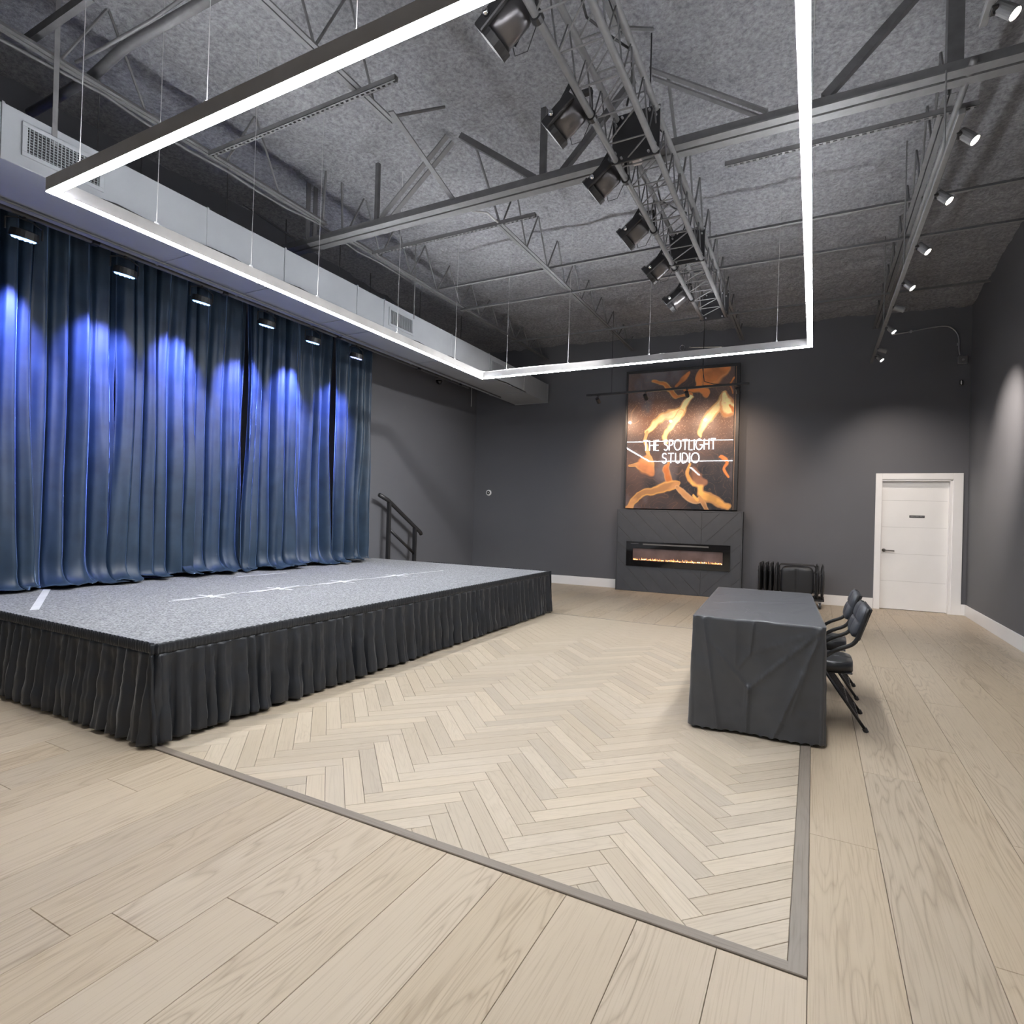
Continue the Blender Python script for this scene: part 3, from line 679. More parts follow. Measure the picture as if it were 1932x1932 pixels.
for i, y in enumerate(sty):
    bx_, bz_ = -1.52, 3.93
    t = thing('stage_spotlight', 'black drum stage spotlight on the truss, %s' % snames[i], 'spotlight', (bx_, y, bz_), 0, 'spotlights along the truss')
    q = AXIS.to_track_quat('Z', 'Y').to_matrix().to_4x4()
    obj('lamp_body', lathe(bmesh.new(), [(0.05, -0.15), (0.085, -0.14), (0.098, -0.10), (0.098, 0.07)], 24, q), M['drum'], t, smooth=True)
    obj('lamp_rim', lathe(bmesh.new(), [(0.100, 0.05), (0.112, 0.055), (0.112, 0.10), (0.100, 0.10), (0.098, 0.075), (0.0975, 0.06)], 24, q), M['black'], t)
    obj('lamp_lens', lathe(bmesh.new(), [(0.094, 0.074), (0.07, 0.082), (0.03, 0.087), (0.004, 0.088)], 20, q), emit('spot_lens', (1, 1, 1), 14.0) if i < 4 else M['zinc'], t, smooth=True)
    pod = bmesh.new(); box(pod, -0.035, 0.035, -0.128, -0.100, -0.13, 0.105, bev=0.006)
    pod.transform(Matrix(((AXIS.z, 0, AXIS.x, 0), (0, 1, AXIS.y, 0), (-AXIS.x, 0, AXIS.z, 0), (0, 0, 0, 1))))
    pd = obj('side_pod', pod, M['black'], t)
    kb = bmesh.new(); lathe(kb, [(0.018, 0), (0.018, 0.02), (0.010, 0.03)], 12, Matrix.Translation(AXIS*0.03+Vector((0, -0.128, 0))) @ Matrix.Rotation(PI/2, 4, 'X'))
    obj('knob', kb, M['chrome'], pd, smooth=True)
    yk = bmesh.new()
    bar(yk, (0, -0.125, -0.01), (0.10, -0.125, 0.14), 0.004, 0.03); bar(yk, (0, 0.125, -0.01), (0.10, 0.125, 0.14), 0.004, 0.03); bar(yk, (0.10, -0.127, 0.14), (0.10, 0.127, 0.14), 0.03, 0.004)
    obj('yoke', yk, M['blackmetal'], t)
    cl = bmesh.new(); box(cl, 0.10, 0.20, -0.02, 0.02, 0.135, 0.165, bev=0.004)
    tube(cl, [(0.19, 0, 0.15), (0.195, 0, 0.06), (0.20, 0, -0.02)], 0.012, 8); tube(cl, [(0.20, -0.02, -0.02), (0.20, 0.02, -0.02)], 0.034, 12)
    obj('clamp', cl, M['blackmetal'], t)
    obj('safety_cable', tb([(0.02, 0.05, -0.02), (0.03, 0.09, -0.10), (0.10, 0.10, -0.09), (0.18, 0.06, 0.02)], 0.003, 5), M['blackmetal'], t, smooth=True)
    p0 = Vector((bx_, y, bz_))+AXIS*0.13
    tg = [(-5.2, 2.6, 0.6), (-5.6, 3.2, 0.8), (-5.4, 4.4, 0.7), (-5.8, 5.6, 1.0), (-6.0, 7.2, 1.4), (-6.2, 8.6, 1.2)][i]
    spot('lamp_beam', p0, tg, STAGE_SPOT*(1.6 if i > 3 else 1.0), 70, (1.0, 0.98, 0.95), t, 0.9, 0.035)
# outlet box at the first plate and loose cables over the truss
pb = thing('power_box', 'small pinkish grey outlet box hanging inside the truss', 'outlet box', (-1.20, 4.12, 3.99))
obj('box_body', bx(-0.035, 0.035, -0.04, 0.04, -0.06, 0.06, bev=0.01), mat('beige_box', (0.36, 0.32, 0.31), 0.5), pb)
obj('outlet_face', bx(-0.022, 0.022, -0.043, -0.0405, -0.04, 0.04), mat('outlet_dark', (0.12, 0.11, 0.11), 0.5), pb)
for a, lab in (((-1.15, 2.3), 'black cable lying loosely on the near truss section'), ((-1.22, 4.4), 'black cable lying loosely on the middle truss section')):
    tag(obj('truss_cable', tb([(a[0]+0.08*math.sin(k*1.3), a[1]+0.2*k, TZ1+0.03+0.03*math.cos(k*2.1)) for k in range(9)], 0.008, 6), M['black'], smooth=True), lab, 'cable')

# ------------------------------------------------------------------ roof steel
GY = 4.72
gd = thing('roof_girder', 'deep steel roof girder crossing the room above the truss', 'girder', (0, GY, 4.31))
for dy in (-0.052, 0.052):
    a = bmesh.new(); box(a, XL, XR, dy-0.040, dy+0.040, 0, 0.012); box(a, XL, XR, (dy-0.012*1 if dy > 0 else dy+0.0)-0.0, (dy if dy > 0 else dy+0.012), 0.012, 0.09)
    obj('bottom_chord', a, M['steel'], gd)
def web(x0, z0, x1, z1, wdt, double, m='steel'):
    bm_ = bmesh.new()
    if double:
        for dy in (-0.052, 0.052):
            bar(bm_, (x0, dy, z0-4.31), (x1, dy, z1-4.31), 0.055, 0.012, up=(0, 1, 0) if False else (0, 0, 1) if abs(x1-x0) > 0.05 else (1, 0, 0))
    else: bar(bm_, (x0, 0, z0-4.31), (x1, 0, z1-4.31), wdt, wdt, up=(0, 1, 0))
    obj('web_member', bm_, M[m], gd)
web(-5.13, 4.38, -5.13, 5.02, 0.07, True, 'darksteel'); web(-4.17, 4.38, -4.17, 5.02, 0.04, False, 'darksteel')
web(-4.07, 4.40, -3.26, 5.03, 0.07, True); web(-3.13, 5.02, -2.31, 4.40, 0.055, False, 'darksteel')
web(-2.24, 4.38, -2.24, 5.02, 0.05, False, 'darksteel'); web(-2.05, 4.40, -1.42, 5.02, 0.05, False, 'darksteel'); web(-1.27, 5.02, -0.37, 4.40, 0.07, True)
web(0.0, 4.42, 0.60, 5.02, 0.06, False, 'darksteel'); web(0.76, 4.38, 0.76, 5.02, 0.09, False, 'darksteel'); web(-6.2, 5.0, -5.3, 4.4, 0.07, True); web(1.0, 5.02, 1.9, 4.4, 0.07, True)
jspec = [(-4.80, 'first steel roof joist from the left wall', [(-4.5, 4.62), (4.82, 10.55)]), (-3.06, 'second steel roof joist from the left wall', [(-4.5, 3.62), (5.35, 10.6)]),
         (-1.16, 'steel roof joist directly above the truss', [(-4.5, 3.6), (5.35, 10.65)]), (0.80, 'rightmost steel roof joist beside the track lights', [(-4.5, 3.62), (5.1, 10.8)])]
for jx, lab, segs in jspec:
    t = thing('roof_joist', lab, 'joist', (jx, 3.0, 4.45))
    for (a, b2) in segs:
        for dx in (-0.022, 0.022):
            bm_ = bmesh.new(); sg = 1 if dx > 0 else -1
            box(bm_, dx-0.017, dx+0.017, a-3, b2-3, 0, 0.005); box(bm_, sg*0.006 if sg > 0 else -0.011, sg*0.006+0.005 if sg > 0 else -0.006, a-3, b2-3, 0.005, 0.04)
            obj('bottom_chord', bm_, M['steel'], t)
        y = a+0.1; k = 0; st_ = 0.60 if (jx > -4 or a > 0) else 1.30
        while y+0.30 < b2:
            ya = y+0.30
            obj('web_rod', tb([(0, y-3, 0.02), (0, ya-3, zc(ya)-4.45)], 0.010, 6), M['steel'], t)
            if ya+0.30 < b2: obj('web_rod', tb([(0, ya-3, zc(ya)-4.45), (0, ya+0.30-3, 0.02)], 0.010, 6), M['steel'], t)
            y += st_
    obj('end_web', tb([(0, segs[0][1]-3-0.05, 0.02), (0, min(segs[0][1]+0.7, 4.6)-3, 0.58)], 0.014, 6), M['steel'], t)
    obj('end_web', tb([(0, segs[1][0]-3+0.05, 0.02), (0, max(segs[1][0]-0.6, 4.84)-3, 0.58)], 0.014, 6), M['steel'], t)
br = tag(obj('joist_brace', bar(bmesh.new(), (0, 0, 0), (-0.20, 1.20, -0.06), 0.045, 0.012), M['steel'], loc=(-2.98, 3.50, 4.45)), 'flat diagonal brace from the second joist to the girder', 'brace')
tag(obj('joist_brace', tb([(0, 0, 0), (0.05, 0.28, 0.10), (0.10, 0.5, 0.06)], 0.010, 6), M['wire'], loc=(-3.12, 4.86, 4.36)), 'bent pale cable from girder to the second joist', 'cable')
bl = [((-4.8, 6.75, XR, 6.75), 4.50, 'thin bridging bar across the ceiling, nearest behind the girder'), ((-4.82, 7.36, XR, 7.42), 4.405, 'thin bridging bar across the ceiling, second behind the girder'),
      ((-4.9, 9.15, 1.9, 9.15), 4.42, 'thin bridging bar across the ceiling, closest to the back wall')]
for (x0, y0, x1, y1), z, lab in bl:
    bm_ = bmesh.new(); c = Vector(((x0+x1)/2, (y0+y1)/2, z)); bar(bm_, Vector((x0, y0, z))-c, Vector((x1, y1, z))-c, 0.035, 0.005); bar(bm_, Vector((x0, y0+0.015, z+0.018))-c, Vector((x1, y1+0.015, z+0.018))-c, 0.005, 0.034)
    tag(obj('bridging_bar', bm_, M['steel'], loc=c), lab, 'bar')
def channel(x0, x1, y, z, lab):
    t = thing('strut_channel', lab, 'channel', ((x0+x1)/2, y, z)); h_ = (x1-x0)/2
    bm_ = bmesh.new(); box(bm_, -h_, h_, -0.02, -0.017, 0, 0.04); box(bm_, -h_, h_, 0.017, 0.02, 0, 0.04); box(bm_, -h_, h_, -0.02, -0.008, 0.0, 0.003); box(bm_, -h_, h_, 0.008, 0.02, 0.0, 0.003); 
    k = -h_
    while k < h_:
        box(bm_, k, k+0.022, -0.008, 0.008, 0.0, 0.003); k += 0.05
    obj('channel_body', bm_, M['steel'], t)
    obj('channel_back', bx(-h_, h_, -0.017, 0.017, 0.037, 0.04), M['darksteel'], t)
channel(-4.75, -2.70, 3.22, 4.405, 'perforated steel channel under the joists, left of the truss')
channel(-4.75, -2.60, 5.33, 4.405, 'perforated steel channel just behind the girder, left side')
channel(-0.75, 1.0, 5.26, 4.405, 'perforated steel channel just behind the girder, right side')
channel(-4.0, -3.4, 1.90, 4.50, 'short perforated steel channel in the top left corner')
tag(obj('ceiling_pipe', tb([(-5.9, 2.38, 4.6), (-5.0, 2.39, 4.61), (-4.5, 2.37, 4.66), (-3.4, 2.40, 4.68)], 0.035, 10), M['darksteel'], smooth=True), 'thick dark pipe under the ceiling in the top left corner', 'pipe')
tag(obj('ceiling_pipe', tb([(-4.8, 2.2, 4.53), (-4.5, 2.25, 4.58), (-4.1, 2.33, 4.68), (-3.8, 2.36, 4.74), (-3.3, 2.36, 4.76)], 0.012, 8), M['steel'], smooth=True), 'thin bent flexible conduit beside the thick dark ceiling pipe', 'conduit')
tag(obj('ceiling_beam', bx(-0.42, 0.42, -0.02, 0.02, -0.03, 0.03), M['darksteel'], loc=(-4.62, 2.0, 4.62)), 'short dark steel beam crossing the top left corner', 'beam')
jc = [(-4.86+0.03*math.sin(k*2), 1.0+0.35*k, 4.43-0.012*math.sin(k*1.1)) for k in range(16)]
tag(obj('cable_run', tb(jc, 0.014, 6), M['darksteel'], smooth=True), 'flexible conduit bundle sagging along the left roof joist', 'cable')

# ------------------------------------------------------------------ track lights by the right wall
TRX, TRZ = 0.70, 3.70
tk = thing('light_track', 'long grey lighting track with pipe beside the right wall', 'lighting track', (TRX, 5.0, TRZ))
obj('track_rail', bx(-0.018, 0.018, -0.92, 4.95, 0, 0.035, bev=0.003), M['steel'], tk)
obj('track_rail', bx(-0.018, 0.018, -4.5, -1.36, 0.16, 0.195, bev=0.003), M['steel'], tk)
for y in (-3.9, -1.6, -0.4, 1.5, 3.3): obj('hanger_rod', tb([(0, y, 0.03 if y > -1 else 0.19), (0, y, (4.31 if y == -0.4 else zc(5+y))-TRZ)], 0.006, 6), M['steel'], tk)
tag(obj('conduit_pipe', tb([(0.845, 4.6, 4.335), (0.83, 6.2, 4.30), (0.82, 8.9, 4.27)], 0.022, 10), M['steel'], smooth=True), 'straight grey conduit pipe above the right lighting track', 'pipe')
HD = [(3.53, 1), (4.29, 1), (5.02, 1), (5.89, 1), (6.74, 1), (7.44, 0), (8.20, 1), (9.14, 0), (9.56, 1)]
hn = ['glowing, nearest and cut by the picture corner', 'glowing, second nearest, under the girder', 'glowing, third from the picture top', 'glowing, fourth from the picture top', 'glowing, fifth from the picture top', 'unlit, just after the fifth glowing one', 'glowing, sixth, between two unlit ones', 'unlit, next to the last one', 'glowing, last one at the far end of the track']
HAX = Vector((0.62, -0.22, -0.75)).normalized()
def track_head(name, loc, ax, lit, label, group, warm, powr, tgt, ang, sc=1.0, stem=0.06, energy_col=(1, 0.88, 0.77)):
    t = thing(name, label, 'track light', loc, 0, group)
    q = ax.to_track_quat('Z', 'Y').to_matrix().to_4x4()
    c = Vector((0, 0, -stem-0.03 if name == 'art_spotlight' else -0.022)) + (Vector((0.045, 0, 0)) if name != 'art_spotlight' else Vector()); T = Matrix.Translation(c) @ q
    obj('lamp_can', lathe(bmesh.new(), [(0.020*sc, -0.055*sc), (0.030*sc, -0.05*sc), (0.032*sc, 0.055*sc), (0.029*sc, 0.055*sc), (0.028*sc, 0.045*sc)], 18, T), M['steel'] if name == 'track_spotlight' else M['black'], t, smooth=False)
    obj('lamp_lens', lathe(bmesh.new(), [(0.027*sc, 0.046*sc), (0.015*sc, 0.050*sc), (0.002, 0.051*sc)], 16, T), (warm if lit else M['zinc']), t)
    st = bmesh.new(); tube(st, [(0, 0, -0.008), (0.0, 0, -0.03) if name != 'art_spotlight' else tuple(c*0.85)], 0.006*sc, 8); box(st, -0.014, 0.014, -0.03, 0.03, -0.016, 0.0, bev=0.003)
    obj('stem', st, M['blackmetal'], t)
    if lit and powr:
        p0 = Vector(loc)+c+ax*0.06*sc
        spot('lamp_beam', p0, tgt, powr, ang, energy_col, t, 1.0, 0.02)
    return t
for (y, lit), nm in zip(HD, hn):
    near = y < 7
    tgt = (2.05, y+0.70, 2.45) if y > 7 else (0.9, 10.9, 0.7) if y > 5.5 else (2.05, y+0.5, 1.9)
    ax = HAX if lit else Vector((0.9, 0.1, -0.35)).normalized()
    track_head('track_spotlight', (TRX+0.02, y, TRZ+(0.16 if y < 3.6 else 0)), ax, lit, 'small grey cylinder track lamp, %s' % nm, 'lamps on the right hand track', M['warmled'] if near else M['coolled'], TRACK_SPOT*(0.6 if y < 5.5 else 1.3 if y < 8 else 4.0) if y < 9 else TRACK_SPOT*0.95, tgt if y < 9 else (1.3, 10.9, 0.6), 52 if y < 9 else 100)

# ------------------------------------------------------------------ pendant track in front of the artwork
at_ = thing('pendant_track', 'thin black suspended track in front of the artwork', 'lighting track', (-2.19, 9.3, 3.40))
obj('track_rail', bx(-1.29, 1.29, -0.017, 0.017, -0.017, 0.017, bev=0.003), M['black'], at_)
for x in (-0.85, 0.62): obj('hanger_wire', tb([(x, 0, 0.015), (x, 0, zc(9.3)-3.41)], 0.004, 5), M['blackmetal'], at_)
obj('feed_cable', tb([(0.62, 0.0, 0.9), (0.61, 0, 0.28), (0.64, 0, 0.08), (0.78, 0, 0.03), (0.9, 0, 0.016)], 0.006, 6), M['black'], at_, smooth=True)
for x, nm in ((-3.275, 'leftmost'), (-2.464, 'second from the left'), (-1.81, 'third from the left'), (-1.061, 'rightmost')):
    tg = (max(-2.9, min(-1.4, x)), 10.6, 2.2)
    track_head('art_spotlight', (x, 9.3, 3.385), Vector((0.02, 0.84, -0.45)).normalized(), True, 'small black lamp on the pendant track, %s' % nm, 'lamps of the pendant track', M['coolled'], ART_SPOT, tg, 104, 1.0, 0.05, (1, 0.70, 0.48))

# ------------------------------------------------------------------ artwork
AX0, AX1, AZ0, AZ1 = -3.10, -1.255, 1.512, 3.99
axm = (AX0+AX1)/2; AD = 0.18
art = thing('artwork', 'tall black framed marbled painting in charcoal, copper and gold', 'painting', (axm, yb(axm)-AD, AZ0), BW_ROT)
W_, H_ = AX1-AX0, AZ1-AZ0; na, nb = 230, 310
U = np.linspace(0, 1, na)[:, None]*np.ones((1, nb)); V = np.linspace(0, 1, nb)[None, :]*np.ones((na, 1))      # V up
def fbm(seed, fu, fv, oc=4):
    r_ = 0; a = 1.0
    for k in range(oc): r_ = r_+a*noise2(na, nb, fu*2**k, fv*2**k, seed+k); a *= 0.5
    return r_
wu = U+0.035*fbm(1, 4, 5); wv = V+0.03*fbm(9, 4, 5)
base = np.stack([0.035+0.0*U, 0.030+0*U, 0.034+0*U], -1)
def blend(c, col, a):
    a = np.clip(a, 0, 1)[..., None]; return c*(1-a)+np.array(col)*a
n_ = fbm(21, 3, 4); base = blend(base, (0.012, 0.014, 0.020), (n_+0.1)*1.5)
mid = np.exp(-((wv-0.66)/0.16)**2)*(0.4+0.6*np.clip(fbm(31, 3, 3)+0.6, 0, 1))
base = blend(base, (0.21, 0.095, 0.055), mid*1.0)
base = blend(base, (0.12, 0.07, 0.055), np.clip(fbm(41, 2, 3)+0.05, 0, 1)*0.9)
base = blend(base, (0.13, 0.11, 0.12), np.clip(fbm(51, 5, 4)-0.25, 0, 1)*1.2)
ves = np.abs(((fbm(61, 2.5, 3.5)*5) % 1)-0.5); base = blend(base, (0.26, 0.14, 0.08), np.clip(0.05-ves, 0, 1)*9)
def stroke(pts, wd, col, edge=None):
    global base
    pts = [tuple(p) for p in smooth_path(pts, 4)]
    D = np.full(U.shape, 9.0); Wd = np.full(U.shape, 0.01)
    for (x0, y0, w0), (x1, y1, w1) in zip(pts, pts[1:]):
        ax_, ay_ = x1-x0, (y1-y0)*H_/W_; px, py = wu-x0, (wv-y0)*H_/W_
        t = np.clip((px*ax_+py*ay_)/(ax_*ax_+ay_*ay_+1e-9), 0, 1)
        d = np.hypot(px-t*ax_, py-t*ay_); ww = (w0+(w1-w0)*t)*wd
        k = d/ww; better = k < D; D = np.where(better, k, D)
    a = np.clip(1.35-D, 0, 1)*1.6
    c2 = np.array(col)*(0.72+0.5*np.clip(fbm(77, 6, 8)+0.5, 0, 1))[..., None]
    a = np.clip(a, 0, 1)[..., None]; base = base*(1-a)+c2*a
    if edge is not None:
        e = np.exp(-((D-1.05)/0.22)**2)*0.75; base = blend(base, edge, e)
OR, GO, PA, TA = (0.62, 0.20, 0.045), (0.78, 0.42, 0.12), (0.95, 0.80, 0.40), (0.52, 0.27, 0.11)
def im(x, y, w_=1.0): return ((x-435)/1015.0, 1-(y-300)/1320.0, w_)          # from the painting's own measured layout
stroke([im(700, 390, .8), im(790, 420, 1), im(840, 480, 1), im(900, 560, .8), im(950, 575, .5), im(1060, 530, .5)], 0.022, OR, GO)
stroke([im(900, 440, .5), im(930, 390, .8), im(1000, 350, 1), im(1030, 320, .6)], 0.020, OR)
stroke([im(1150, 520, .8), im(1140, 440, 1), im(1160, 380, 1.5), im(1240, 400, 2.2), im(1300, 340, 2.2), im(1390, 290, 1.2)], 0.026, OR, (0.8, 0.3, 0.08))
stroke([im(1000, 500, .8), im(1100, 480, 1.3), im(1180, 480, .8), im(1170, 520, .5)], 0.022, OR)
stroke([im(1450, 400, .6), im(1390, 480, .5), im(1400, 560, .3)], 0.016, OR)
stroke([im(640, 890, .9), im(720, 820, .9), im(800, 750, 1.1), im(870, 715, 1.2), im(960, 690, 1.2), im(1010, 630, .8), im(1060, 560, .6)], 0.026, PA, GO)
stroke([im(960, 700, 1.), im(890, 760, .9), im(840, 850, .7), im(810, 930, .8), im(830, 1000, .4)], 0.022, PA, GO)
stroke([im(640, 890, .6), im(635, 980, .7), im(660, 1100, .6), im(690, 1180, .6), im(660, 1270, .8), im(600, 1230, 1.4), im(540, 1210, 1.), im(450, 1220, .5)], 0.022, TA, GO)
stroke([im(650, 1110, .5), im(620, 1180, 2.0), im(640, 1250, 1.8), im(665, 1290, .5)], 0.028, (0.55, 0.22, 0.08))
stroke([im(1325, 560, .6), im(1300, 640, 1.3), im(1230, 720, 1.5), im(1160, 800, .9), im(1135, 900, .6), im(1150, 950, .3)], 0.030, PA, GO)
stroke([im(1325, 570, .6), im(1350, 660, 1.7), im(1400, 730, 1.9), im(1450, 720, 1.2)], 0.032, PA, OR)
stroke([im(1390, 690, .5), im(1440, 760, .8)], 0.02, OR)
stroke([im(850, 1190, .3), im(830, 1260, .9), im(850, 1330, 1.1), im(880, 1370, .9)], 0.028, OR, TA)
stroke([im(435, 1610, 1.3), im(520, 1540, 1.0), im(600, 1480, 1.1), im(700, 1460, 1.3), im(800, 1410, 1.4), im(900, 1360, 1.3), im(950, 1340, .6)], 0.028, TA, GO)
stroke([im(930, 1380, .6), im(990, 1440, 1.1), im(1060, 1500, 1.3), im(1150, 1510, 1.1), im(1210, 1500, .8), im(1270, 1620, .7)], 0.022, TA, (0.7, 0.45, 0.25))
stroke([im(1100, 1460, .6), im(1160, 1500, .8)], 0.02, GO)
stroke([im(1060, 1190, .4), im(1040, 1270, .5), im(1080, 1340, .7), im(1160, 1370, 1.0), im(1190, 1440, 1.1), im(1260, 1480, 1.2), im(1340, 1530, 1.0), im(1440, 1590, 1.0)], 0.026, GO, TA)
stroke([im(1110, 1230, .8), im(1130, 1310, 1.3), im(1200, 1350, .8)], 0.034, (0.25, 0.12, 0.07))
stroke([im(1340, 1140, .6), im(1400, 1190, .8), im(1385, 1240, .6), im(1420, 1300, .4)], 0.018, OR)
stroke([im(470, 700, .3), im(480, 640, .4), im(520, 600, .3)], 0.012, (0.4, 0.2, 0.1)); stroke([im(470, 700, .3), im(500, 760, .3), im(550, 770, .3)], 0.012, (0.4, 0.2, 0.1))
spk = rng.random(U.shape); base = blend(base, (0.65, 0.42, 0.28), (spk > 0.965)*np.clip(mid*1.1, 0, 1)*0.9)
Xa = (U-0.5)*W_; base = base*1.12
me = grid_mesh('canvas', Xa, 0*U, V*H_)
ca = me.color_attributes.new('print', 'FLOAT_COLOR', 'POINT')
ca.data.foreach_set('color', np.concatenate([base, np.ones(base.shape[:2]+(1,))], -1).reshape(-1).astype(np.float32))
o = link('canvas', me, M['print'], art); o.location = (0, -0.004, 0)
obj('canvas_back', bx(-W_/2, W_/2, 0.0, AD*0.5, 0, H_), M['black'], art)
for a in ((-W_/2-0.035, -W_/2, 0, H_+0.05), (W_/2, W_/2+0.085, 0, H_+0.05), (-W_/2, W_/2, H_, H_+0.05)):  # right bar is widened to take in the shadow beside the frame
    obj('frame_bar', bx(a[0], a[1], -0.018, AD*0.72, a[2], a[3], bev=0.003), M['black'], art)
obj('frame_bar', bx(W_/2+0.02, W_/2+0.026, -0.022, -0.018, 0.0, H_), mat('copper_edge', (0.4, 0.24, 0.15), 0.35, metal=0.6), art)
for zz in (0.8, 2.1): obj('standoff', bx(-0.5, 0.5, AD*0.5, AD-0.004, zz, zz+0.05), M['black'], art)
# neon sign, each letter bent from tube
GL = {'T': [[(0, 1), (.7, 1)], [(.35, 1), (.35, 0)]], 'H': [[(0, 0), (0, 1)], [(.66, 0), (.66, 1)], [(0, .52), (.66, .52)]], 'E': [[(.5, 1), (0, 1), (0, 0), (.5, 0)], [(0, .52), (.45, .52)]],
      'L': [[(0, 1), (0, 0), (.5, 0)]], 'I': [[(0, 0), (0, 1)]]}
def arc(cx, cy, rx, ry, a0, a1, n=12): return [(cx+rx*math.cos(math.radians(a0+(a1-a0)*k/n)), cy+ry*math.sin(math.radians(a0+(a1-a0)*k/n))) for k in range(n+1)]
GL['O'] = [arc(.48, .5, .48, .5, 0, 360, 26)]
GL['P'] = [[(0, 0), (0, 1)]+[(.2, 1)]+arc(.25, .74, .26, .26, 90, -90)+[(0, .48)]]
GL['D'] = [[(0, 0), (0, 1), (.15, 1)]+arc(.2, .5, .48, .5, 90, -90, 16)+[(0, 0)]]
GL['U'] = [[(0, 1), (0, .33)]+arc(.31, .33, .31, .33, 180, 360)+[(.62, 1)]]
GL['G'] = [arc(.48, .5, .48, .5, 45, 350, 22)+[(.95, .45), (.55, .45)]]
GL['S'] = [arc(.3, .76, .25, .24, 30, 260, 14)+arc(.28, .26, .27, .26, 80, -145, 14)]
GW = dict(T=.7, H=.66, E=.5, L=.5, I=0., O=.96, P=.51, D=.68, U=.62, G=.96, S=.56)
sx = (-2.78-1.545)/2
ns_ = thing('neon_sign', 'white neon lettering sign mounted over the marbled painting', 'sign', (sx, yb(sx)-AD-0.026, 0), BW_ROT)
def word(txt, x0, x1, z0, h_):
    tot = sum(GW[c] if c != ' ' else 0.30 for c in txt)+0.24*(len(txt)-1); sc = (x1-x0)/tot; x = x0
    for c in txt:
        if c == ' ': x += (0.30+0.24)*sc; continue
        bm_ = bmesh.new()
        for st in GL[c]:
            cl_ = c == 'O'; pts = st[:-1] if cl_ else st
            tube(bm_, [(x+p[0]*sc, 0, z0+p[1]*h_) for p in pts], 0.0080, 8, closed=cl_)
        obj('letter', bm_, M['neon'], ns_, smooth=True); x += (GW[c]+0.24)*sc
word('THE SPOTLIGHT', -0.625, 0.625, 2.565, 0.185); word('STUDIO', -0.285, 0.355, 2.335, 0.175)
st_ = bmesh.new()
for x in (-0.55, 0.0, 0.55): tube(st_, [(x, 0.004, 2.57), (x, 0.020, 2.57)], 0.006, 6)
obj('standoff', st_, M['zinc'], ns_)

# ------------------------------------------------------------------ fireplace
FX0, FX1, FH = -3.245, -1.075, 1.49
fxm = (FX0+FX1)/2; FD = yb(fxm)-10.45; fw = (FX1-FX0)/2
fp = thing('fireplace', 'dark slate chevron fireplace surround with a wide electric fire', 'fireplace', (fxm, yb(fxm), 0), BW_ROT)
obj('surround_body', bx(-fw, fw, -FD+0.012, -0.003, 0, FH-0.02), M['grout'], fp)
# chevron tiles: strips at 45 degrees meeting at x = apex
apx = 0.42; tw = 0.205; zlo, zhi = 0.004, FH-0.022
for side in (-1, 1):
    for k in range(-14, 24):
        c0 = k*tw*math.sqrt(2); c1 = c0+tw*math.sqrt(2)-0.004
        # strips are bands c0 <= z - side*(x-apx) <= c1 on this side of the apex
        xa, xb = (-fw+0.018, apx-0.001) if side < 0 else (apx+0.001, fw-0.018)
        poly = [(xa, c0+side*(xa-apx)), (xb, c0+side*(xb-apx)), (xb, c1+side*(xb-apx)), (xa, c1+side*(xa-apx))]
        for ax_, v, gt in ((1, zlo, True), (1, zhi, False)):
            poly = clip(poly, ax_, v, gt)
            if len(poly) < 3: break
        if len(poly) < 3 or area(poly) < 5e-4: continue
        me = board_mesh([(p[0], p[1]) for p in poly], th=0.011, ch=0.0015, name='tile')
        me.transform(Matrix.Rotation(PI/2, 4, 'X')); link('tile', me, M['tile'], fp, loc=(0, -FD-0.0005, 0))
for a in ((-fw, -fw+0.016, 0, FH), (fw-0.016, fw, 0, FH), (-fw+0.016, fw-0.016, FH-0.02, FH)):
    obj('edge_trim', bx(a[0], a[1], -FD-0.004, -0.003, a[2], a[3], bev=0.001), M['tile'], fp)
# electric fire, proud of the tiles
ex0, ex1, ez0, ez1 = -3.05-fxm, -1.262-fxm, 0.462, 0.905; gx0, gx1, gz0, gz1 = -2.93-fxm, -1.38-fxm, 0.565, 0.785
fb = bmesh.new()
for a in ((ex0, ex1, ez0, gz0), (ex0, ex1, gz1, ez1), (ex0, gx0, gz0, gz1), (gx1, ex1, gz0, gz1)): box(fb, a[0], a[1], -FD-0.02, -FD-0.001, a[2], a[3])
ff = obj('fire_frame', fb, M['glass'], fp)
obj('fire_screen', bx(gx0, gx1, -FD-0.0028, -FD-0.0012, gz0, gz1), mat('fire_backdrop', (0.17, 0.12, 0.115), 0.25, var=0.35, scale=3), fp)
obj('control_strip', bx(ex0+0.08, ex0+0.22, -FD-0.0215, -FD-0.020, ez1-0.04, ez1-0.03), M['darksteel'], ff)
obj('vent_slot', bx(ex0+0.3, ex1-0.35, -FD-0.0215, -FD-0.020, ez1-0.055, ez1-0.03), mat('vent_grey', (0.16, 0.16, 0.16), 0.4), ff)
eb = bmesh.new(); eb2 = bmesh.new()
for k in range(150):
    x = random.uniform(gx0+0.01, gx1-0.01); r_ = random.uniform(0.005, 0.011); z = gz0+random.uniform(0.004, 0.016)
    lathe(eb if k % 4 else eb2, [(r_*0.4, 0), (r_, r_*0.8), (r_*0.6, r_*1.6)], 5, Matrix.Translation((x, -FD-0.010+random.uniform(-.004, .003), z)))
for k in range(46):
    x = gx0+0.02+(gx1-gx0-0.04)*k/45+random.uniform(-.01, .01); hh = random.uniform(0.015, 0.05)
    lathe(eb, [(0.004, 0.0), (0.0045, hh*0.4), (0.0008, hh)], 5, Matrix.Translation((x, -FD-0.006, gz0+0.008)))
eo = obj('flame', eb, M['ember'], fp); eo['kind'] = 'stuff'; eo = obj('ember', eb2, M['ember2'], fp); eo['kind'] = 'stuff'

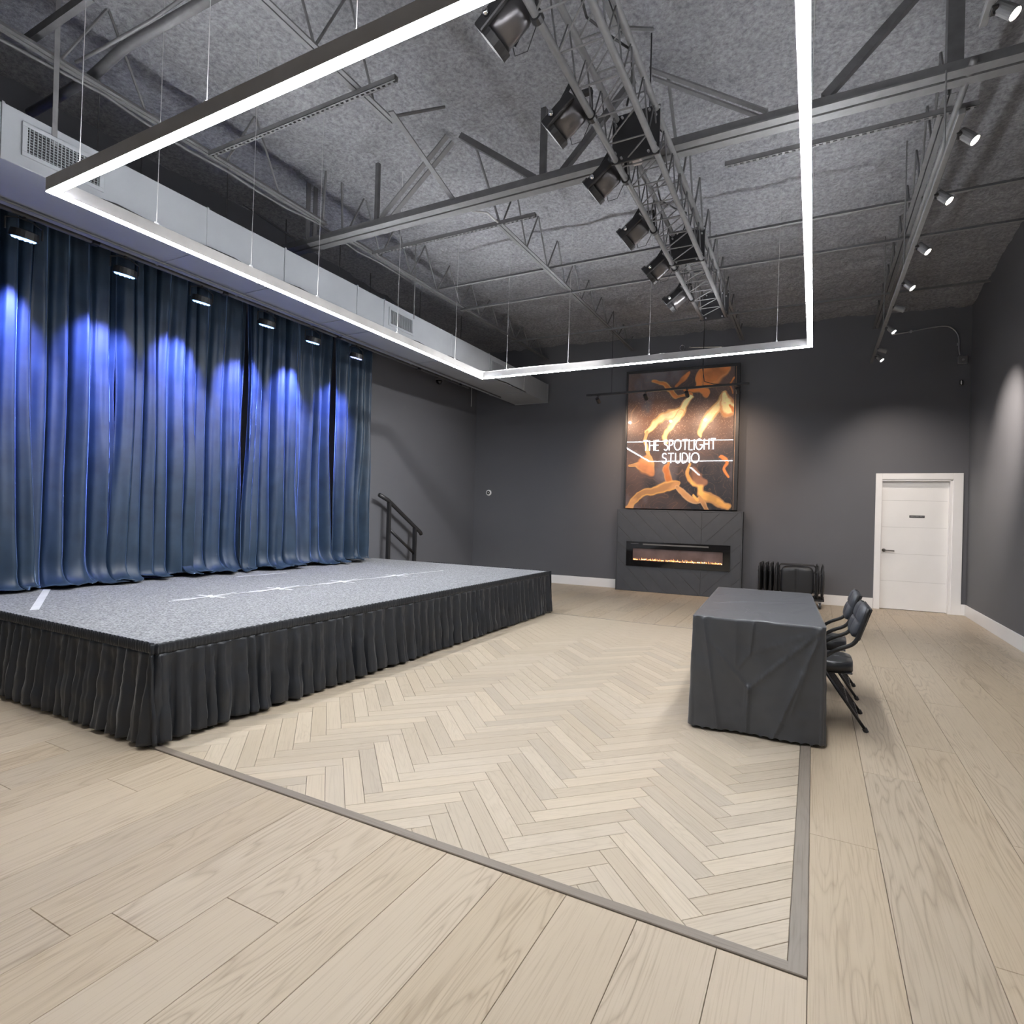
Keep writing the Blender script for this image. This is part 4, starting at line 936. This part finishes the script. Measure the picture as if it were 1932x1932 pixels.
# ------------------------------------------------------------------ table with cloth
TBX, TBY, TBR, TL, TWd, TH = -0.345, 4.79, 0.05, 1.79, 0.765, 0.722
tbl = thing('folding_table', 'long folding table hidden under the dark cloth', 'table', (TBX, TBY, 0), TBR)
obj('tabletop', bx(-TWd/2+0.01, TWd/2-0.01, -TL/2+0.01, TL/2-0.01, TH-0.045, TH-0.004, bev=0.006), mat('grey_table_plastic', (0.4, 0.4, 0.4), 0.5), tbl)
for x in (-0.28, 0.03):
    for y in (-0.7, 0.7): obj('leg', tb([(x, y, 0), (x*0.95, y, TH-0.045)], 0.014, 8), M['steel'], tbl)
# cloth: rings of a rounded rectangle
Np = 520; hx, hy, rc = TWd/2, TL/2, 0.022
per = []
segs = [((-hx, -hy+rc), (-hx, -hy+rc)), ]
def rr_point(s):
    """s in [0,4): sides front(-y), right(+x), back(+y), left(-x)"""
    return None
sides = [((-hx+rc, -hy), (hx-rc, -hy), (0, -1)), ((hx, -hy+rc), (hx, hy-rc), (1, 0)), ((hx-rc, hy), (-hx+rc, hy), (0, 1)), ((-hx, hy-rc), (-hx, -hy+rc), (-1, 0))]
P_l, N_l, S_l, U_l = [], [], [], []
for si, (a, b2, n_) in enumerate(sides):
    cnt = 150 if si in (0,) else (170 if si in (1, 3) else 60)
    for k in range(cnt):
        t = k/(cnt-1); P_l.append((a[0]+(b2[0]-a[0])*t, a[1]+(b2[1]-a[1])*t)); N_l.append(n_); S_l.append(si); U_l.append(t)
    nx_ = sides[(si+1) % 4][2]; cxy = (b2[0]-n_[0]*rc, b2[1]-n_[1]*rc)
    for k in range(1, 7):
        an = k/7*PI/2; d = (n_[0]*math.cos(an)+nx_[0]*math.sin(an), n_[1]*math.cos(an)+nx_[1]*math.sin(an))
        P_l.append((cxy[0]+d[0]*rc, cxy[1]+d[1]*rc)); N_l.append(d); S_l.append(si+0.5); U_l.append(1.0)
P_l.append(P_l[0]); N_l.append(N_l[0]); S_l.append(0); U_l.append(0)
Pp = np.array(P_l); Nn = np.array(N_l); Sd = np.array(S_l); Uu = np.array(U_l); NP = len(Pp)
def crease(u, v, p0, p1, wdt, amp):
    """raised fold along segment p0-p1 in (u along side, v down) space"""
    a = np.array(p0); b2 = np.array(p1); d = b2-a; L2 = d@d
    t = np.clip(((u-a[0])*d[0]+(v-a[1])*d[1])/L2, 0, 1)
    s_ = (u-a[0])*d[1]-(v-a[1])*d[0]; s_ = s_/math.sqrt(L2)
    dd = np.hypot(u-a[0]-t*d[0], v-a[1]-t*d[1])
    return amp*np.exp(-(dd/wdt)**2)*np.where(s_ > 0, 1, 0.35)
nv = 46; vv = np.linspace(0, 1, nv)[None, :]; uu = Uu[:, None]
off = np.zeros((NP, nv))
off += 0.001*vv+0.005*noise2(NP, nv, 16, 3, 501)*vv+0.003*noise2(NP, nv, 40, 14, 502)
fr_ = (Sd == 0)[:, None]
cr_ = 0
for p0, p1, wd, am in (((0.06, 0.02), (0.20, 1.0), 0.022, 0.016), ((0.14, 0.25), (0.45, 0.62), 0.016, 0.009), ((0.99, 0.03), (0.44, 0.60), 0.016, 0.013), ((0.99, 0.03), (0.47, 0.27), 0.014, 0.008),
                       ((0.47, 0.02), (0.45, 0.28), 0.018, 0.012), ((0.45, 0.28), (0.36, 0.42), 0.014, 0.010), ((0.44, 0.60), (0.43, 1.0), 0.020, 0.018), ((0.97, 0.1), (0.64, 1.0), 0.022, 0.016), ((0.90, 0.35), (0.78, 0.75), 0.02, 0.009), ((0.33, 0.05), (0.33, 0.4), 0.03, 0.006)):
    cr_ = cr_+crease(uu, vv, p0, p1, wd, am)
off += np.where(fr_, cr_+0.012*np.sin(uu*9+1)*vv, 0)
oth = (Sd >= 1)[:, None]
off += np.where(oth, (0.014*np.cos(uu*2*PI*7+np.sin(uu*13)*1.5))*vv**0.8, 0)
crn = (np.abs(Sd % 1-0.5) < 0.1)[:, None]
edge_near = np.minimum(uu, 1-uu)*np.where((Sd.astype(int) % 2 == 0), TWd, TL)[:, None]
off += 0.002*np.exp(-(edge_near/0.05)**2)*vv**1.1
# the chairs push the hanging side of the cloth in under the table
lyy = (uu-0.5)*(TL-2*rc)
for yc_ in (4.62-TBY, 5.38-TBY):
    off -= np.where((Sd == 1)[:, None], 0.30*np.clip((0.33-np.abs(lyy-yc_))/0.08, 0, 1)*np.clip((vv-0.16)/0.16, 0, 1), 0)
zside = (TH+0.0)*(1-vv)+vv*(0.014+0.010*np.abs(np.sin(uu*40)))
rnd = np.clip(vv*nv/2.2, 0, 1)
Xs = Pp[:, 0:1]+Nn[:, 0:1]*off; Ys = Pp[:, 1:2]+Nn[:, 1:2]*off
# top: shrink rings towards the middle
nt_ = 26; sc = np.linspace(0.02, 0.998, nt_)[None, :]
Xt = Pp[:, 0:1]*sc; Yt = Pp[:, 1:2]*sc
zt = TH+0.004-0.003*(sc > 0.99)+0*Xt
for (ax_, ay_, bx_, by_, am_) in ((-.3, -.6, .1, -.5, .004), (.05, -.8, -.1, -.3, .003), (-.2, -.1, .3, .15, .004), (.1, .2, .33, .7, .003), (-.33, .3, 0, .5, .004), (-.1, .75, .2, .5, .003), (.2, -.4, .35, 0, .003), (-.3, -.2, -.05, 0, .003)):
    zt = zt+crease(Xt, Yt, (ax_, ay_), (bx_, by_), 0.025, am_)
X = np.concatenate([Xt, Xs], 1); Y = np.concatenate([Yt, Ys], 1); Z = np.concatenate([zt, zside], 1)
# weld seam between last and first column is closed because they share the same noise-free position
X[-1] = X[0]; Y[-1] = Y[0]; Z[-1] = Z[0]
me = grid_mesh('tablecloth', X, Y, Z)
bm = bmesh.new(); bm.from_mesh(me); bmesh.ops.remove_doubles(bm, verts=bm.verts[:], dist=0.0004); bmesh.ops.recalc_face_normals(bm, faces=bm.faces[:]); bm.to_mesh(me); bm.free()
tag(link('tablecloth', me, M['cloth'], smooth=True, loc=(TBX, TBY, 0), rot=(0, 0, TBR)), 'dark grey cloth draped to the floor over the long table', 'tablecloth')

# ------------------------------------------------------------------ folding chairs
def pad(bm_, x0, x1, y0, y1, z0, z1, nx_=2, ny_=2, puff=0.012, seg=12):
    """tufted cushion: top (z1) side puffed between seams"""
    t = bmesh.new(); bmesh.ops.create_grid(t, x_segments=seg*nx_//2*2, y_segments=seg*ny_//2*2, size=0.5)
    top = list(t.verts); lo_ = {}
    def rnd_(u, v):
        # superellipse squaring for rounded corners
        return u, v
    vs = []
    for v in t.verts:
        u_c, v_c = v.co.x*2, v.co.y*2
        r_ = (abs(u_c)**5+abs(v_c)**5)**(1/5); m_ = max(abs(u_c), abs(v_c), 1e-6); k = m_/max(r_, 1e-6)
        a, c = u_c*k, v_c*k
        fx = abs(math.sin(PI*(v.co.x+0.5)*nx_)); fy = abs(math.sin(PI*(v.co.y+0.5)*ny_))
        edge = min(1.0, (1-m_)*9)
        v.co = Vector(((x0+x1)/2+a*(x1-x0)/2, (y0+y1)/2+c*(y1-y0)/2, z1-puff*1.2+puff*1.2*math.sqrt(max(0, edge))*(0.15+0.85*(fx*fy)**0.3)))
    g = bmesh.ops.extrude_face_region(t, geom=t.faces[:]); vv_ = [e for e in g['geom'] if isinstance(e, bmesh.types.BMVert)]
    for v in vv_: v.co.z = z0
    bmesh.ops.recalc_face_normals(t, faces=t.faces[:])
    me_ = bpy.data.meshes.new('tmp'); t.to_mesh(me_); t.free(); bm_.from_mesh(me_); bpy.data.meshes.remove(me_); return bm_
def make_chair(label, loc, rot):
    t = thing('folding_chair', label, 'chair', loc, rot, 'padded folding chairs at the covered table')
    for s_ in (-1, 1):
        y = s_*0.225
        main = smooth_path([(-0.18, y, 0.0), (-0.06, y, 0.20), (0.05, y, 0.385), (0.10, y, 0.46), (0.17, y, 0.515), (0.25, y, 0.555), (0.285, y, 0.60), (0.31, y, 0.68), (0.345, y, 0.80)], 3)
        obj('leg', tb(main, 0.0135, 8), M['blackmetal'], t, smooth=True)
        rl = obj('leg', tb([(0.08, y*0.9, 0.40), (0.345, y*0.9, 0.012)], 0.010, 8), M['blackmetal'], t, smooth=True)
        obj('foot_cap', tb([(0.338, y*0.9, 0.024), (0.350, y*0.9, 0.0)], 0.015, 8), M['black'], rl)
    for x, z in ((0.305, 0.07), (0.24, 0.17)): obj('crossbar', tb([(x, -0.2, z), (x, 0.2, z)], 0.007, 6), M['blackmetal'], t)
    for y in (-0.12, -0.06, 0.0, 0.06, 0.12): obj('brace_rod', tb([(0.12, y, 0.345), (0.305, y, 0.07)], 0.007, 6), M['blackmetal'], t)
    obj('crossbar', tb([(-0.11, -0.22, 0.11), (-0.11, 0.22, 0.11)], 0.007, 6), M['blackmetal'], t)
    st = pad(bmesh.new(), -0.165, 0.275, -0.205, 0.205, -0.036, 0.036, 1, 2, 0.012)
    o_ = obj('seat', st, M['vinyl'], t, smooth=True, loc=(0, 0, 0.393), rot=(0, math.radians(-2), 0))
    obj('seat_rim', bx(-0.155, 0.265, -0.20, 0.20, -0.044, -0.036, bev=0.004), M['blackmetal'], o_)
    bk = pad(bmesh.new(), -0.11, 0.11, -0.215, 0.215, -0.022, 0.026, 2, 2, 0.014)
    # cushion faces -X: rotate local +Z to (-1,0,0.3)
    o_ = obj('backrest', bk, M['greyvinyl'], t, smooth=True, loc=(0.302, 0, 0.70), rot=(0, math.radians(-72), 0))
    obj('backrest_shell', bx(-0.112, 0.112, -0.214, 0.214, -0.034, -0.0225, bev=0.006), M['vinyl'], o_)
    return t
ch = make_chair('padded black folding chair nearest the camera, pushed under the covered table', (-0.022, 4.585, 0), 0.02)
dup(ch, (-0.025, 5.35, 0), 0.0, 'second padded black folding chair, just behind the nearest one')

# folded chairs stored on a dolly by the back wall
dl = thing('chair_dolly', 'low black dolly under the folded chairs by the back wall', 'dolly', (-0.31, 10.36, 0))
obj('platform', bx(-0.48, 0.48, -0.24, 0.24, 0.12, 0.15, bev=0.004), M['blackmetal'], dl)
for x in (-0.42, 0.42):
    for y in (-0.2, 0.2):
        obj('caster', tb([(x-0.015, y, 0.05), (x+0.015, y, 0.05)], 0.05, 14), M['black'], dl, smooth=False)
        obj('caster_fork', bx(x-0.022, x+0.022, y-0.012, y+0.012, 0.05, 0.12), M['zinc'], dl)
def folded(label, loc, rot, group='folded chairs on the dolly'):
    """folded flat and standing on its side: long axis along local X, cushions face local -Y"""
    t = thing('folded_chair', label, 'chair', loc, rot, group)
    Lh, Hh = 0.262, 0.50
    loop = [(-Lh+0.03, 0, 0), (Lh-0.03, 0, 0), (Lh, 0, 0.03), (Lh, 0, Hh-0.03), (Lh-0.03, 0, Hh), (-Lh+0.03, 0, Hh), (-Lh, 0, Hh-0.03), (-Lh, 0, 0.03)]
    obj('chair_frame', tb([(p[0], 0, p[2]+0.012) for p in loop], 0.011, 8, closed=True), M['blackmetal'], t, smooth=True)
    for z in (0.10, Hh-0.10): obj('leg', tb([(-Lh, 0.022, z), (Lh, 0.022, z)], 0.009, 6), M['blackmetal'], t)
    st = pad(bmesh.new(), -0.238, 0.238, 0.03, Hh-0.012, -0.022, 0.026, 2, 1, 0.020, 12)
    o_ = obj('seat', st, M['vinyl'], t, smooth=True, loc=(0, 0, 0), rot=(PI/2, 0, 0))
    obj('seat_pan', bx(-0.2, 0.2, 0.045, Hh-0.035, -0.026, -0.0185), M['blackmetal'], o_)
    return t
f0 = folded('folded black chair on the dolly, edge-on, leftmost', (-0.745, 10.36, 0.151), PI/2-0.03)
for i, nm in enumerate(['edge-on, second from the left', 'edge-on, third from the left', 'edge-on, fourth from the left']):
    dup(f0, (-0.665+0.078*i, 10.36, 0.151), PI/2-0.03+0.02*i, 'folded black chair on the dolly, %s' % nm)
dup(f0, (-0.215, 10.20, 0.151), 0.0, 'folded black chair on the dolly with its tufted seat facing the room')
dup(f0, (-0.215, 10.32, 0.151), 0.0, 'folded black chair on the dolly directly behind the one facing the room')
dup(f0, (0.07, 10.36, 0.151), PI/2+0.03, 'folded black chair on the dolly, edge-on, right of the tufted seat')
dup(f0, (0.145, 10.36, 0.151), PI/2, 'folded black chair on the dolly, edge-on, rightmost')

# ------------------------------------------------------------------ stair rail behind the stage
sr = thing('stair_handrail', 'black sloping metal handrail behind the far end of the stage', 'handrail', (-6.22, 7.9, 0))
z_at = lambda y: 1.52-(y+0.4)*0.60
obj('handrail', tb([(0, -0.62, z_at(-0.45)+0.05), (0, -0.40, z_at(-0.4)), (0, 0.50, z_at(0.5)), (0, 0.53, z_at(0.53)-0.02)], 0.034, 10), M['black'], sr, smooth=True)
obj('lower_rail', tb([(0, -0.33, z_at(-0.33)-0.45), (0, 0.33, z_at(0.33)-0.47)], 0.024, 8), M['black'], sr, smooth=True)
for y in (-0.37, 0.34): obj('post', bx(-0.027, 0.027, y-0.027, y+0.027, 0, z_at(y)-0.01), M['black'], sr)
stp = thing('stage_steps', 'dark steps at the back of the stage beside the left wall', 'steps', (-5.95, 7.9, 0))
for k in range(3): obj('step', bx(-0.2, 0.55, -0.54+0.28*k, -0.54+0.28*(k+1), 0, 0.44-0.14*k, bev=0.003), M['darksteel'], stp)

# ------------------------------------------------------------------ small things on the walls
def on_back(x, z, d=0.0): return (x, yb(x)-d, z)
t = thing('wall_camera', 'small round white device on the left of the back wall', 'camera', on_back(-6.05, 1.78), BW_ROT)
RX = Matrix.Rotation(PI/2, 4, 'X')
obj('device_body', lathe(bmesh.new(), [(0.062, 0), (0.062, 0.012), (0.05, 0.022), (0.03, 0.024)], 24, RX), M['white'], t)
obj('device_face', lathe(bmesh.new(), [(0.036, 0.0235), (0.034, 0.027), (0.014, 0.027)], 20, RX), M['black'], t)
obj('device_button', lathe(bmesh.new(), [(0.011, 0.027), (0.009, 0.031)], 12, RX), M['white'], t)
pts = [(1.035, 4.335), (1.25, 4.355), (1.5, 4.385), (1.68, 4.395), (1.78, 4.37), (1.86, 4.28), (1.89, 4.17), (1.89, 4.05), (1.905, 3.93)]
t = thing('wall_conduit', 'thin curved metal conduit high on the back wall right side', 'conduit', (1.5, yb(1.5), 4.2))
obj('conduit', tb(smooth_path([(p[0]-1.5, BT*(p[0]-1.5)-0.014, p[1]-4.2) for p in pts], 3), 0.0095, 8), M['zinc'], t, smooth=True)
for x, z in ((1.28, 4.357), (1.88, 4.1)): obj('conduit_clip', bx(x-1.5-0.014, x-1.5+0.014, BT*(x-1.5)-0.026, BT*(x-1.5)-0.003, z-4.2-0.02, z-4.2+0.02), M['zinc'], t)
t = thing('junction_box', 'square metal junction box at the end of the curved conduit', 'junction box', on_back(1.937, 3.85, 0.03), BW_ROT)
obj('box_body', bx(-0.06, 0.06, -0.028, 0.027, -0.06, 0.06, bev=0.004), M['zinc'], t); obj('cover_plate', bx(-0.055, 0.055, -0.032, -0.0285, -0.055, 0.055, bev=0.002), M['steel'], t)
obj('cover_knob', lathe(bmesh.new(), [(0.02, 0.032), (0.016, 0.042)], 12, RX), M['zinc'], t)
t = thing('wall_sensor', 'tiny white sensor below the junction box', 'sensor', on_back(1.93, 3.51, 0.02), BW_ROT)
obj('sensor_body', bx(-0.018, 0.018, -0.02, 0.019, -0.04, 0.04, bev=0.006), M['black'], t); obj('sensor_lens', bx(-0.012, 0.004, -0.03, -0.0205, -0.03, 0.03, bev=0.004), M['white'], t)
t = thing('wall_ring', 'small chrome ring fitting above the painting', 'fitting', on_back(-2.18, 4.44, 0.012), BW_ROT)
obj('ring', tb([(0.042*math.cos(a*PI/10), -0.002, 0.05*math.sin(a*PI/10)) for a in range(20)], 0.009, 8, closed=True), M['chrome'], t, smooth=True)
t = thing('wall_rod', 'thin chrome rod with two brackets above the painting', 'rod', on_back(-1.78, 4.42, 0.02), BW_ROT)
obj('rod', tb([(-0.27, 0, 0.012), (0.29, 0, -0.03)], 0.006, 6), M['chrome'], t)
for x, z in ((-0.27, 0.012), (0.29, -0.03)): obj('bracket', bx(x-0.016, x+0.016, -0.012, 0.018, z-0.02, z+0.02, bev=0.004), M['chrome'], t)
t = thing('dome_camera', 'small dark dome camera under the far end of the duct', 'camera', (-6.25, 8.9, 3.80))
obj('dome', lathe(bmesh.new(), [(0.012, -0.07), (0.045, -0.055), (0.06, -0.02), (0.062, 0.0)], 18), M['glass'], t, smooth=True); obj('dome_base', lathe(bmesh.new(), [(0.075, 0.0), (0.075, 0.03)], 20), M['steel'], t)
obj('mount_pole', tb([(0, 0, 0.03), (0, 0, 1.0)], 0.014, 8), M['steel'], t)
tag(obj('hanging_rod', tb([(0, 0, 0), (0, 0, 1.17)], 0.007, 6), M['wire'], loc=(XL+0.06, 10.2, 3.55)), 'short pale vertical rod high in the far left corner', 'rod')
